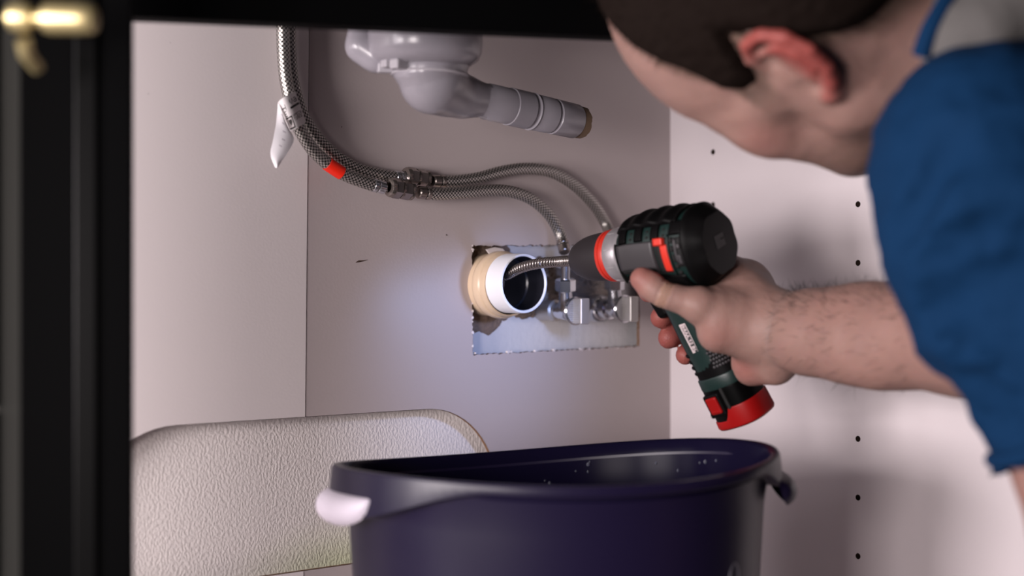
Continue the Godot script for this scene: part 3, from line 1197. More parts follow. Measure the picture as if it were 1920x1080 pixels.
func make_trap():
	var zc := 1.05
	var top := pix(797, 60, zc)
	var t := thing("sink_trap", "grey plastic bottle trap with ribbed outlet arm hanging under the sink", "trap", top)
	var s := zc / FOCAL
	# wide upper bowl, running up to the sink
	var g := Geo.new()
	var R := 108 * s
	g.lathe([Vector2(R * 0.66, -66 * s), Vector2(R * 0.80, -62 * s), Vector2(R * 0.93, -52 * s), Vector2(R * 0.985, -38 * s), Vector2(R, -20 * s), Vector2(R * 0.99, 40 * s), Vector2(R * 0.99, 0.100)], 64)
	put("bowl", t, g, M.grey_plastic)
	# neck, thin union flange with a few lugs on the left
	g = Geo.new()
	g.xf = Transform3D(Basis(), Vector3(18 * s, 0, 0))
	g.lathe([Vector2(74 * s, -50 * s), Vector2(70 * s, -60 * s), Vector2(66 * s, -70 * s), Vector2(65 * s, -82 * s)], 56)
	put("neck", t, g, M.grey_plastic)
	g = Geo.new()
	g.xf = Transform3D(Basis(Vector3(0, 0, 1), -0.03), Vector3(10 * s, -80 * s, 0))
	g.lathe([Vector2(60 * s, -4 * s), Vector2(72 * s, -3 * s), Vector2(74 * s, 0), Vector2(72 * s, 3 * s), Vector2(60 * s, 4 * s)], 56)
	put("union_ring", t, g, M.grey_plastic_light)
	for k in 4:
		g = Geo.new()
		var a := PI + 0.75 - 0.33 * k
		g.box(Vector3(0.012, 0.0065 + 0.001 * (k % 2), 0.009), 0.0016, Transform3D(Basis(Vector3.UP, -a), Vector3(8 * s + cos(a) * 82 * s, (-66 - 4 * (k % 2)) * s, sin(a) * 82 * s)))
		put("union_lug", t, g, M.grey_plastic_light)
	# elbow that runs into the outlet arm
	var f := Field.new()
	var arm0 := pix(815, 168, 1.062) - top
	var arm1 := pix(1000, 208, 1.125) - top
	var arm2 := pix(1080, 228, 1.152) - top
	var cup := Vector3(2 * s, -80 * s, 0)
	f.cap(pix(803, 128, zc) - top, pix(808, 148, 1.052) - top, 66 * s, 55 * s, 0.006)
	f.cap(pix(814, 158, 1.055) - top, pix(862, 180, 1.078) - top, 47 * s, 37 * s, 0.018)
	f.cap(pix(840, 175, 1.07) - top, arm0.lerp(arm1, 0.6), 36 * s, 33.5 * s, 0.012)
	g = Geo.new()
	f.build(g, 0.0022)
	put("elbow", t, g, M.grey_plastic)
	# outlet arm: sleeve, rings, seal
	var ax := (arm2 - arm0).normalized()
	var l := arm0.distance_to(arm2)
	g = Geo.new()
	g.xf = axis_to(arm0, ax)
	var r := 33.5 * s
	g.lathe([Vector2(r, 0.02), Vector2(r * 1.0, l * 0.34), Vector2(r * 1.07, l * 0.35), Vector2(r * 1.07, l * 0.50)], 48)
	put("outlet_arm", t, g, M.grey_plastic)
	g = Geo.new()
	g.xf = axis_to(arm0, ax)
	g.lathe([Vector2(r * 1.0, l * 0.50), Vector2(r * 1.12, l * 0.505), Vector2(r * 1.12, l * 0.63), Vector2(r * 1.02, l * 0.635), Vector2(r * 1.02, l * 0.655), Vector2(r * 1.14, l * 0.66), Vector2(r * 1.14, l * 0.665)], 48)
	put("arm_ring", t, g, M.grey_plastic)
	g = Geo.new()
	g.xf = axis_to(arm0, ax)
	g.lathe([Vector2(r * 1.02, l * 0.665), Vector2(r * 1.09, l * 0.675), Vector2(r * 1.08, l * 0.80), Vector2(r * 0.98, l * 0.805), Vector2(r * 0.98, l * 0.82), Vector2(r * 1.08, l * 0.825), Vector2(r * 1.06, l * 0.985), Vector2(r * 0.95, l * 1.0)], 48)
	put("arm_ring", t, g, M.grey_plastic)
	g = Geo.new()
	g.xf = axis_to(arm0, ax)
	g.lathe([Vector2(r * 0.95, l * 0.995), Vector2(r * 0.99, l * 1.0), Vector2(r * 0.97, l * 1.045), Vector2(r * 0.75, l * 1.055), Vector2(r * 0.6, l * 1.0), Vector2(0.0001, l * 0.99)], 48)
	for i in g.v.size():
		g.v[i] += ax * 0.0022 * noise.get_noise_3dv(g.v[i] * 300.0)
	put("seal", t, g, M.seal_brown).set_meta("label", "crumbling brown seal on the open end of the arm")
	g = Geo.new()
	g.box(Vector3(0.0016, 0.045, 0.0016), 0.0006, Transform3D(axis_to(Vector3.ZERO, ax).basis, arm0 + ax * 0.05 + Vector3(0, -r * 0.98, 0) - FW * r * 0.2))
	put("mould_line", t, g, M.grey_plastic_light)
	# side inlet lobe at the left
	f = Field.new()
	f.cap(pix(676, 10, zc) - top, pix(678, 82, zc) - top, 24 * s, 24 * s, 0.004)
	f.cap(pix(678, 90, zc) - top, pix(706, 106, zc) - top, 27 * s, 26 * s, 0.01)
	f.cap(pix(706, 106, zc) - top, pix(760, 98, zc) - top, 25 * s, 26 * s, 0.01)
	g = Geo.new()
	f.build(g, 0.0025)
	put("side_inlet", t, g, M.grey_plastic)


# ------------------------------------------------------------------ drill; x runs back from the chuck tip, y up, z towards the room's side of the tool
var DT: Transform3D
const HX := 0.086                 # where the handle's axis meets the tool's
const RAKE := 0.2187

func set_drill_frame():
	var bx := (RT * 0.7228 + Vector3.UP * 0.080 - FW * 0.686).normalized()
	var by := (RT * -0.309 + Vector3.UP * 0.9256 - FW * 0.218)
	by = (by - bx * by.dot(bx)).normalized()
	DT = Transform3D(Basis(bx, by, bx.cross(by)), pix(1080, 488, 1.135))

# half height, half depth, rise of the middle of the motor housing at x
const HS := [[0.0605, 0.0225, 0.0222, 0.0], [0.0645, 0.0248, 0.0240, 0.0005], [0.075, 0.0262, 0.0250, 0.001], [0.092, 0.0272, 0.0258, 0.0005], [0.108, 0.0284, 0.0266, 0.0], [0.120, 0.0290, 0.0272, 0.0], [0.128, 0.0290, 0.0272, 0.0], [0.134, 0.0272, 0.0256, 0.0], [0.1395, 0.0236, 0.0222, 0.0]]

func hs(x: float, deg: float, lift := 0.0) -> Vector3:
	var k := 0
	while k < HS.size() - 2 and HS[k + 1][0] < x:
		k += 1
	var f := clampf((x - HS[k][0]) / (HS[k + 1][0] - HS[k][0]), 0.0, 1.0)
	var ry: float = lerpf(HS[k][1], HS[k + 1][1], f) + lift
	var rz: float = lerpf(HS[k][2], HS[k + 1][2], f) + lift
	var a := deg_to_rad(deg)
	var c := cos(a)
	var s := sin(a)
	return Vector3(x, lerpf(HS[k][3], HS[k + 1][3], f) + ry * signf(c) * absf(c) ** 0.86, rz * signf(s) * absf(s) ** 0.86)

# a pad lying on the housing, raised by lift, its rim run down into it
func patch(g: Geo, x0: float, x1: float, d0: float, d1: float, lift: float, wave = null, nx := 10, nd := 12):
	var rows := []
	for i in nx + 3:
		var row := []
		var fi := clampf((i - 1.0) / nx, 0.0, 1.0)
		for j in nd + 3:
			var fj := clampf((j - 1.0) / nd, 0.0, 1.0)
			var rim := i == 0 or j == 0 or i == nx + 2 or j == nd + 2
			var x := lerpf(x0, x1, fi)
			var l := lift
			if wave != null:
				l += wave.call(fi, fj)
			row.append(hs(x, lerpf(d0, d1, fj), -0.0015 if rim else l))
		rows.append(row)
	g.grid(rows, false)

func ring_se(c: Vector3, ax: Vector3, az: Vector3, rx: float, rz: float, e: float, k := 40) -> Array:
	var out := []
	for i in k:
		var a := TAU * i / k
		out.append(c + ax * rx * signf(cos(a)) * absf(cos(a)) ** (2.0 / e) + az * rz * signf(sin(a)) * absf(sin(a)) ** (2.0 / e))
	return out

func make_drill():
	set_drill_frame()
	var t := thing("cordless_drill", "black and green cordless drill with orange chuck ring, gripped in the man's hand", "drill")
	t.transform = DT
	var back := Transform3D(Basis(Vector3(0, -1, 0), Vector3(1, 0, 0), Vector3(0, 0, 1)), Vector3.ZERO)   # a lathe's +Y runs along +x
	var g := Geo.new()
	g.xf = back
	g.lathe([Vector2(0.0055, 0.001), Vector2(0.0080, 0.0002), Vector2(0.0105, 0.0008), Vector2(0.0128, 0.0035), Vector2(0.0150, 0.0080), Vector2(0.0170, 0.0135), Vector2(0.0184, 0.0200), Vector2(0.0192, 0.0280), Vector2(0.0195, 0.0358), Vector2(0.0185, 0.0365)], 72)
	put("chuck", t, g, M.chuck_rubber)
	g = Geo.new()
	g.xf = back
	g.lathe([Vector2(0.0048, 0.004), Vector2(0.0048, -0.0012), Vector2(0.0058, -0.0016), Vector2(0.0066, -0.0008), Vector2(0.0068, 0.001)], 40)
	put("chuck_mouth", t, g, M.chrome_worn)
	g = Geo.new()
	g.xf = back
	g.lathe([Vector2(0.0185, 0.0358), Vector2(0.0200, 0.0362), Vector2(0.0204, 0.0375), Vector2(0.0205, 0.0390), Vector2(0.0198, 0.0396), Vector2(0.0198, 0.0402), Vector2(0.0206, 0.0409), Vector2(0.0208, 0.0429), Vector2(0.0203, 0.0438), Vector2(0.019, 0.0439)], 72)
	put("chuck_ring", t, g, M.drill_orange).set_meta("label", "orange ring behind the chuck")
	g = Geo.new()
	g.xf = back
	g.lathe([Vector2(0.019, 0.0439), Vector2(0.0206, 0.0441), Vector2(0.0212, 0.0453), Vector2(0.0218, 0.0550), Vector2(0.0214, 0.0557), Vector2(0.0214, 0.0566), Vector2(0.0222, 0.0572), Vector2(0.0225, 0.0620), Vector2(0.0215, 0.0626)], 72)
	g.xf = Transform3D()
	for k in 9:
		var a := deg_to_rad(20 + 40 * k)
		g.box(Vector3(0.0075, 0.0009, 0.0014), 0.0003, Transform3D(Basis(Vector3.RIGHT, a), Vector3(0.0500, cos(a) * 0.0213, sin(a) * 0.0213)))
	put("torque_collar", t, g, M.drill_silver).set_meta("label", "silver torque collar")
	g = Geo.new()
	for k in 5:
		var a := deg_to_rad(96 + 13 * k)
		for u in 3:
			if (k + u) % 3 != 2:
				g.box(Vector3(0.0010, 0.0003, 0.0011), 0.0001, Transform3D(Basis(Vector3.RIGHT, a), Vector3(0.0596, cos(a + 0.045 * u) * 0.0224, sin(a + 0.045 * u) * 0.0224)))
	put("torque_numbers", t, g, M.slot_black)
	# motor housing
	g = Geo.new()
	var rows := []
	for x in [0.0605, 0.0615, 0.064, 0.068, 0.075, 0.084, 0.092, 0.100, 0.108, 0.114, 0.120, 0.127]:
		var row := []
		for j in 64:
			row.append(hs(x, 360.0 * j / 64))
		rows.append(row)
	g.grid(rows, true, true)
	var front := [hs(0.0605, 0)]
	front = []
	for j in 64:
		front.append(hs(0.0605, 360.0 * j / 64))
	g.flat(front)
	put("motor_housing", t, g, M.drill_green)
	g = Geo.new()
	patch(g, 0.0625, 0.121, -100, 36, 0.0022, func(fi, fj): return 0.0009 * sin(fi * TAU * 4.0) + 0.0016 * sin(PI * clampf(fi, 0, 1)), 48, 20)
	for k in 3:
		patch(g, 0.0660 + 0.0160 * k, 0.0735 + 0.0160 * k, 30, 62, 0.0016, null, 5, 8)
	put("top_grip", t, g, M.drill_black)
	g = Geo.new()
	for k in 3:
		for u in 2:
			patch(g, 0.0765 + 0.0160 * k, 0.0788 + 0.0160 * k, 43 + 11 * u, 47 + 11 * u, 0.0002, null, 2, 2)
	put("vent", t, g, M.slot_black)
	g = Geo.new()
	patch(g, 0.0650, 0.1005, 64, 107, 0.0028, func(fi, fj): return -0.0012 * smoothstep(0.80, 0.9, fj) + 0.0006 * smoothstep(0.25, 0.0, fi), 12, 16)
	put("side_plate", t, g, M.drill_grey).set_meta("label", "scuffed grey side plate")
	g = Geo.new()
	patch(g, 0.0622, 0.0640, 60, 125, 0.0034, null, 3, 16)
	patch(g, 0.0660, 0.0985, 99, 103, 0.0032, null, 8, 3)
	put("plate_groove", t, g, M.slot_black)
	g = Geo.new()
	patch(g, 0.1018, 0.1135, 60, 109, 0.0006, null, 6, 12)
	put("switch_slot", t, g, M.slot_black)
	g = Geo.new()
	patch(g, 0.1022, 0.1112, 61, 72, 0.0036, null, 5, 5)
	patch(g, 0.1066, 0.1132, 71, 106, 0.0014, null, 5, 12)
	put("gear_switch", t, g, M.drill_orange).set_meta("label", "red sliding gear switch")
	g = Geo.new()
	patch(g, 0.1136, 0.1150, 56, 112, 0.0016, null, 3, 14)
	put("switch_frame", t, g, M.drill_green)
	for s in [[0.1152, 0.1182, 48, 57], [0.1154, 0.1184, 61, 70], [0.1156, 0.1186, 74, 82], [0.1160, 0.1190, 86, 93], [0.1164, 0.1194, 97, 102], [0.1170, 0.1204, 107, 112]]:
		g = Geo.new()
		patch(g, s[0], s[1], s[2], s[3], 0.0012, null, 3, 3)
		put("vent", t, g, M.slot_black)
	g = Geo.new()
	patch(g, 0.1196, 0.1265, 62, 100, 0.0012, null, 6, 10)
	put("air_inlet", t, g, M.slot_black)
	g = Geo.new()
	patch(g, 0.1200, 0.1222, 64, 94, 0.0021, null, 3, 8)
	patch(g, 0.1222, 0.1255, 72, 79, 0.0021, null, 3, 4)
	patch(g, 0.1218, 0.1250, 86, 97, 0.0021, null, 3, 4)
	put("inlet_bar", t, g, M.drill_grey)
	g = Geo.new()
	patch(g, 0.066, 0.1215, 114, 262, 0.0013, null, 14, 30)
	patch(g, 0.1160, 0.1270, 34, 58, 0.0018, null, 5, 6)
	put("lower_grip", t, g, M.drill_black)
	# rubber end cap with a flat six-sided face
	g = Geo.new()
	rows = []
	for sp in [[0.1255, 0.0006, 0.0], [0.1265, 0.0022, 0.0], [0.1288, 0.0026, 0.0], [0.1312, 0.0014, 0.25], [0.1360, 0.0008, 0.6], [0.1400, 0.0004, 1.0], [0.1412, -0.0006, 1.0]]:
		var row := []
		for j in 64:
			var p := hs(minf(sp[0], 0.1395), 360.0 * j / 64, sp[1])
			var a := atan2(p.z, p.y)
			var fac := cos(PI / 8) / cos(fposmod(a + PI / 8, PI / 4) - PI / 8)
			var q := p * lerpf(1.0, clampf(fac * 1.04, 0.9, 1.0), sp[2])
			row.append(Vector3(sp[0], q.y, q.z))
		rows.append(row)
	g.grid(rows, true, true)
	var cap := put("end_cap", t, g, M.drill_black)
	g = Geo.new()
	g.flat(rows[rows.size() - 1])
	put("end_face", cap, g, M.drill_gloss)
	g = Geo.new()
	g.xf = Transform3D(Basis(Vector3(0, 0, -1), Vector3(0, 1, 0), Vector3(1, 0, 0)), Vector3(0.1412, 0.0015, 0.0))
	g.extrude(PackedVector2Array([Vector2(-0.0058, -0.0050), Vector2(0.0058, -0.0050), Vector2(0.0058, 0.0004), Vector2(0.0005, 0.0004), Vector2(0.0005, 0.0014), Vector2(0.0058, 0.0014), Vector2(0.0058, 0.0050), Vector2(-0.0058, 0.0050)]), 0.0, 0.0004)
	put("emblem", cap, g, M.print_grey)
	# handle: a frame of its own, y up along it
	var ht := Transform3D(Basis(Vector3(cos(RAKE), sin(RAKE), 0), Vector3(-sin(RAKE), cos(RAKE), 0), Vector3(0, 0, 1)), Vector3(HX, 0, 0))
	g = Geo.new()
	g.xf = ht
	rows = []
	for sp in [[0.012, 0.0225, 0.0180, 0.002], [0.024, 0.0205, 0.0168, 0.002], [0.036, 0.0188, 0.0160, 0.001], [0.050, 0.0180, 0.0158, 0.0], [0.066, 0.0182, 0.0162, 0.0], [0.082, 0.0186, 0.0166, 0.0005], [0.096, 0.0190, 0.0172, 0.001], [0.106, 0.0198, 0.0178, 0.001]]:
		rows.append(ring_se(Vector3(sp[3], -sp[0], 0), Vector3.RIGHT, Vector3(0, 0, 1), sp[1], sp[2], 2.5))
	g.grid(rows, true)
	put("handle", t, g, M.drill_black)
	g = Geo.new()
	g.xf = ht
	rows = []
	for sp in [[0.030, -0.30], [0.050, -0.20], [0.066, -0.45], [0.088, -0.35], [0.100, -0.1]]:      # a green inlay down the visible flank
		var row := []
		for j in 9:
			var a: float = PI / 2 - sp[1] * 0.4 - 0.50 + 1.0 * j / 8
			row.append(Vector3(0.0005 + 0.0183 * signf(cos(a)) * absf(cos(a)) ** 0.8, -sp[0], (0.0164 + 0.012 * maxf(sp[0] - 0.066, 0.0) + 0.0004) * absf(sin(a)) ** 0.8))
		rows.append(row)
	g.grid(rows)
	put("handle_inlay", t, g, M.drill_green)
	g = Geo.new()
	g.xf = ht
	rows = []
	for sp in [[0.1035, 0.0196, 0.0176], [0.1045, 0.0208, 0.0188], [0.1125, 0.0213, 0.0192], [0.1135, 0.0204, 0.0183]]:
		rows.append(ring_se(Vector3(0.001, -sp[0], 0), Vector3.RIGHT, Vector3(0, 0, 1), sp[1], sp[2], 2.5))
	g.grid(rows, true)
	put("green_band", t, g, M.drill_green)
	g = Geo.new()
	g.xf = ht
	rows = []
	for sp in [[0.1125, 0.0206, 0.0185], [0.1145, 0.0209, 0.0188], [0.138, 0.0216, 0.0194], [0.143, 0.0212, 0.0190]]:
		rows.append(ring_se(Vector3(0.001, -sp[0], 0), Vector3.RIGHT, Vector3(0, 0, 1), sp[1], sp[2], 2.6))
	g.grid(rows, true)
	var bat := put("battery", t, g, M.drill_gloss)
	g = Geo.new()
	g.xf = ht
	rows = []
	for sp in [[0.0, 0.0208, 0.0187], [0.0008, 0.0224, 0.0202], [0.0058, 0.0228, 0.0205], [0.0076, 0.0220, 0.0197], [0.0076, 0.001, 0.001]]:   # the rim steps up at the back
		var row := []
		for p in ring_se(Vector3(0.001, 0, 0), Vector3.RIGHT, Vector3(0, 0, 1), sp[1], sp[2], 2.6, 72):
			var up := smoothstep(-0.0005, 0.0030, p.x) if sp[0] < 0.005 else 0.0
			row.append(Vector3(p.x, -0.1385 - sp[0] + 0.0095 * up, p.z))
		rows.append(row)
	g.grid(rows, true)
	put("battery_foot", bat, g, M.drill_red).set_meta("label", "red foot of the battery")
	g = Geo.new()
	g.xf = ht
	g.box(Vector3(0.0155, 0.0190, 0.0050), 0.0018, Transform3D(Basis(), Vector3(-0.0062, -0.1248, 0.0178)))
	put("release_frame", bat, g, M.drill_black)
	g = Geo.new()
	g.xf = ht
	g.box(Vector3(0.0115, 0.0140, 0.0060), 0.0016, Transform3D(Basis(Vector3.UP, -0.1), Vector3(-0.0062, -0.1245, 0.0186)))
	g.box(Vector3(0.0085, 0.0016, 0.0062), 0.0007, Transform3D(Basis(), Vector3(-0.0060, -0.1290, 0.0190)))
	put("release_button", bat, g, M.drill_red).set_meta("label", "red battery release button")
	g = Geo.new()
	g.xf = ht
	g.box(Vector3(0.0030, 0.0180, 0.0040), 0.0010, Transform3D(Basis(), Vector3(0.0062, -0.1215, 0.0184)))
	put("release_slot", bat, g, M.slot_black)
	# name plate
	var plate := Transform3D(Basis(), Vector3(-0.0010, -0.0690, 0.01635))
	g = Geo.new()
	g.xf = ht * plate
	g.box(Vector3(0.0062, 0.0245, 0.0012), 0.0005)
	var plt := put("name_plate", t, g, M.print_white)
	g = Geo.new()
	g.xf = ht * plate
	g.box(Vector3(0.0042, 0.0222, 0.0006), 0.0002, Transform3D(Basis(), Vector3(0.0004, 0, 0.0005)))
	put("plate_field", plt, g, M.drill_grey)
	g = Geo.new()
	g.xf = ht * plate
	g.text("BRAA.12 BL", Vector3(0.0004, 0, 0.0009), Vector3(0, -1, 0), Vector3(1, 0, 0), 0.0031, 0.0002)
	put("plate_lettering", plt, g, M.print_white)
	# knurled pad and finger ribs
	g = Geo.new()
	g.xf = ht
	for i in 6:
		for j in 6:
			var a := 1.18 - 0.155 * j + (0.07 if i % 2 else 0.0)
			var r := Vector2(0.0183, 0.0170)
			var at := Vector3(0.001 + r.x * absf(cos(a)) ** 0.8, -0.0815 - 0.0030 * i, r.y * absf(sin(a)) ** 0.8)
			g.box(Vector3(0.0021, 0.0021, 0.0016), 0.0006, Transform3D(Basis(Vector3.UP, PI / 2 - a) * Basis(Vector3(0, 0, 1), 0.7), at))
	put("grip_pad", t, g, M.drill_grey)
	for i in 4:
		g = Geo.new()
		g.xf = ht
		g.box(Vector3(0.0080, 0.0028, 0.0040), 0.0013, Transform3D(Basis(Vector3.UP, -0.75), Vector3(-0.0135, -0.0830 - 0.0052 * i, 0.0118)))
		put("finger_rib", t, g, M.drill_black)
	g = Geo.new()
	g.xf = ht
	g.box(Vector3(0.012, 0.024, 0.015), 0.004, Transform3D(Basis(Vector3(0, 0, 1), 0.1), Vector3(-0.0235, -0.0380, 0)))
	put("trigger", t, g, M.drill_black)
	# work lamp under the chuck
	g = Geo.new()
	g.xf = Transform3D(Basis(Vector3(0, -1, 0), Vector3(1, 0, 0), Vector3(0, 0, 1)), Vector3(0.0600, -0.0285, 0))
	g.lathe([Vector2(0.0001, 0.0), Vector2(0.0024, 0.0004), Vector2(0.0030, 0.0014), Vector2(0.0030, 0.006)], 24)
	put("work_lamp", t, g, M.led_lens)
	g = Geo.new()
	g.box(Vector3(0.020, 0.010, 0.016), 0.003, Transform3D(Basis(), Vector3(0.0725, -0.0285, 0)))
	put("lamp_housing", t, g, M.drill_black)
	var sp := SpotLight3D.new()
	sp.name = "work_lamp_light"
	sp.light_color = Color(0.66, 0.76, 1.0)
	sp.light_energy = 0.034
	sp.light_size = 0.004
	sp.spot_angle = 42.0
	sp.spot_angle_attenuation = 1.0
	sp.spot_range = 4.0
	sp.shadow_enabled = true
	add_child(sp)
	var lp := DT * Vector3(0.0560, -0.0290, 0)
	sp.look_at_from_position(lp, wallp(925, 640), Vector3.UP)


func make_cable():
	var t := thing("drain_spring", "coiled steel drain cleaning spring running from the chuck into the pipe", "drain snake")
	var p0 := DT * Vector3(0.006, 0, 0)
	var pts := [p0, DT * Vector3(-0.004, 0, 0), pix(1048, 490.5, 1.150), pix(1010, 494, 1.172), pix(975, 503, 1.196), pix(950, 516, 1.214), Vector3(-0.229, 0.3100, 0.020), Vector3(-0.230, 0.303, -0.012), Vector3(-0.228, 0.300, -0.06)]
	var path := smooth_path(pts, 0.0005)
	var g := Geo.new()
	var coil := []
	var ph := 0.0
	var n := path.size()
	for i in range(1, n - 1):
		var tt: Vector3 = (path[i + 1] - path[i - 1]).normalized()
		var u := tt.cross(Vector3.UP).normalized()
		var w := u.cross(tt)
		var run := i * 0.0005
		var pitch := lerpf(0.0023, 0.0044, smoothstep(0.020, 0.055, run))
		var turn := TAU * 0.0005 / pitch
		for k in 4:
			var a := ph + turn * k / 4.0
			coil.append(path[i] + tt * 0.0005 * (k / 4.0) + (u * cos(a) + w * sin(a)) * 0.0036)
		ph += turn
	g.tube(coil, 0.00092, 8)
	put("spring", t, g, M.spring_steel)


# ------------------------------------------------------------------ tub
func rim_at(a: float, out: float, dy: float) -> Vector3:
	var c := cos(a)
	var s := sin(a)
	var h := 0.1212 - 0.0031 * cos(2 * a) - 0.0053 * c - 0.0004 * s - 0.0036 * sin(2 * a)
	var A := 0.1535 + out
	var B := 0.1062 + out
	return camp(0.0310 + A * c, -h + dy, 0.9917 + B * s)

func make_basin():
	var t := thing("wash_tub", "dark violet oval plastic tub with flared grips, standing in the cabinet", "tub", camp(0.031, -0.30, 0.9917))
	var g := Geo.new()
	var K := 120
	var rows := []
	# from the floor inside up the inner wall, over the rim and lip, down the outer wall, under the base
	var prof := [[-0.150, 0.006, 1], [-0.030, 0.0062, 1], [-0.022, 0.010, 1], [-0.0165, 0.03, 1], [-0.0100, -0.045, 0], [-0.0060, -0.012, 0], [-0.0042, -0.003, 0], [-0.0020, -0.0002, 0], [0.0006, -0.0002, 0], [0.0018, -0.0018, 0], [0.0022, -0.0065, 2], [0.0010, -0.0072, 2], [-0.0028, -0.0066, 2], [-0.0058, -0.0100, 3], [-0.0078, -0.035, 0], [-0.0142, 0.03, 1], [-0.0185, 0.008, 1], [-0.0225, 0.0015, 1], [-0.030, 0.0, 1], [-0.150, 0.0, 1]]
	for p in prof:
		var row := []
		for j in K:
			var a := TAU * j / K
			var dl := absf(wrapf(a - (PI + 0.30), -PI, PI))
			var drr := absf(wrapf(a - 0.02, -PI, PI))
			var skirt := 1.15 * smoothstep(1.0, 0.22, dl) + 0.75 * smoothstep(0.50, 0.18, drr)
			var q: Vector3
			if p[2] == 1:
				q = rim_at(a, maxf(p[0], -0.104), 0)
				q.y = p[1]
			else:
				var dy: float = p[1]
				var o: float = p[0]
				if p[2] == 2:
					dy -= 0.0215 * skirt
					o += 0.0045 * skirt
				elif p[2] == 3:
					dy -= 0.016 * skirt
				elif o > 0.0 and p[2] == 0:
					o += 0.002 * skirt
				q = rim_at(a, o, dy)
			row.append(q)
		rows.append(row)
	g = Geo.new()
	g.grid(rows.slice(0, 9), true, true)
	g.flat(rows[0])
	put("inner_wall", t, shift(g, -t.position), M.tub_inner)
	g = Geo.new()
	g.grid(rows.slice(8), true, true)
	g.flat(rows[rows.size() - 1])
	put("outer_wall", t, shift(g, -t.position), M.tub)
	# grips: rounded tongues under the flared rim
	for s in 2:
		g = Geo.new()
		var a0 := PI + 0.29 if s == 0 else 0.0
		var half := 0.40 if s == 0 else 0.265
		rows = []
		for i in 13:
			var f := i / 12.0
			var row := []
			for j in 25:
				var u := j / 24.0 * 2.0 - 1.0
				var a := a0 + u * half
				var w := sqrt(maxf(0.0, 1.0 - absf(u) ** 3.2))
				# a cross-section that bellies outwards and tucks under
				var ang := lerpf(-0.25, PI * 0.86, f)
				row.append(rim_at(a, 0.0030 + 0.0125 * sin(maxf(ang, 0.0)) * w, -0.0165 - 0.0115 * (1.0 - cos(ang)) * w))
			rows.append(row)
		g.grid(rows)
		put("grip", t, shift(g, -t.position), M.tub_grip if s == 0 else M.tub).set_meta("label", "pale rounded grip on the left end" if s == 0 else "dark rounded grip on the right end")
	# raised emblem low on the front right
	g = Geo.new()
	var loop := []
	for k in 25:
		var b := TAU * k / 24
		var aa := -0.62 + 0.085 * cos(b) * 0.5
		var q := rim_at(aa, -0.0102, 0)
		q.y = 0.105 + 0.012 * sin(b)
		loop.append(q)
	g.tube(loop, 0.0010, 8, false)
	put("emblem", t, shift(g, -t.position), M.tub_emblem)
	# a few drops on the inner wall
	var rng := RandomNumberGenerator.new()
	rng.seed = 12
	for k in 14:
		g = Geo.new()
		var a := rng.randf_range(0.35, 1.75)
		var dy := rng.randf_range(-0.034, -0.012)
		var c := rim_at(a, lerpf(-0.0062, -0.0088, (-dy - 0.012) / 0.03), dy)
		var r := rng.randf_range(0.0007, 0.0014)
		g.xf = Transform3D(Basis(), c - t.position)
		g.lathe([Vector2(0.0001, r * 1.2), Vector2(r * 0.6, r * 0.9), Vector2(r, 0), Vector2(r * 0.8, -r * 0.8), Vector2(0.0001, -r * 1.3)], 12)
		var w := put("water_drop", self, g, M.water)
		w.position = t.position
		tag(w, "tiny water drop clinging to the inside of the violet tub", "water drop", "drops on the tub's inner wall")


# ------------------------------------------------------------------ the man
var HEAD: Transform3D            # x face, y crown, z left ear

func skin_tone(p: Vector3, red: float) -> Color:
	var k := 0.5 + 0.5 * noise.get_noise_3dv(p * 38.0)
	var f := 0.5 + 0.5 * noise.get_noise_3dv(p * 170.0)
	var c := Color(0.235, 0.143, 0.122).lerp(Color(0.275, 0.160, 0.135), k)
	c = c.lerp(Color(0.235, 0.052, 0.045), clampf(red, 0.0, 1.0))
	return c * (0.95 + 0.10 * f)

# how far a point of the scalp lies inside the hairline, in metres; head axes
func hair_mask(q: Vector3) -> float:
	var line := 0.0
	var stops := [[-0.12, -0.052], [-0.085, -0.050], [-0.055, -0.036], [-0.034, -0.010], [-0.024, 0.010], [-0.004, 0.026], [0.004, 0.004], [0.010, -0.014], [0.027, -0.012], [0.034, 0.022], [0.046, 0.046], [0.058, 0.078], [0.075, 0.098], [0.10, 0.12], [0.15, 0.12]]
	for i in stops.size() - 1:
		if q.x >= stops[i][0] and q.x <= stops[i + 1][0]:
			line = lerpf(stops[i][1], stops[i + 1][1], (q.x - stops[i][0]) / (stops[i + 1][0] - stops[i][0]))
	return q.y - line

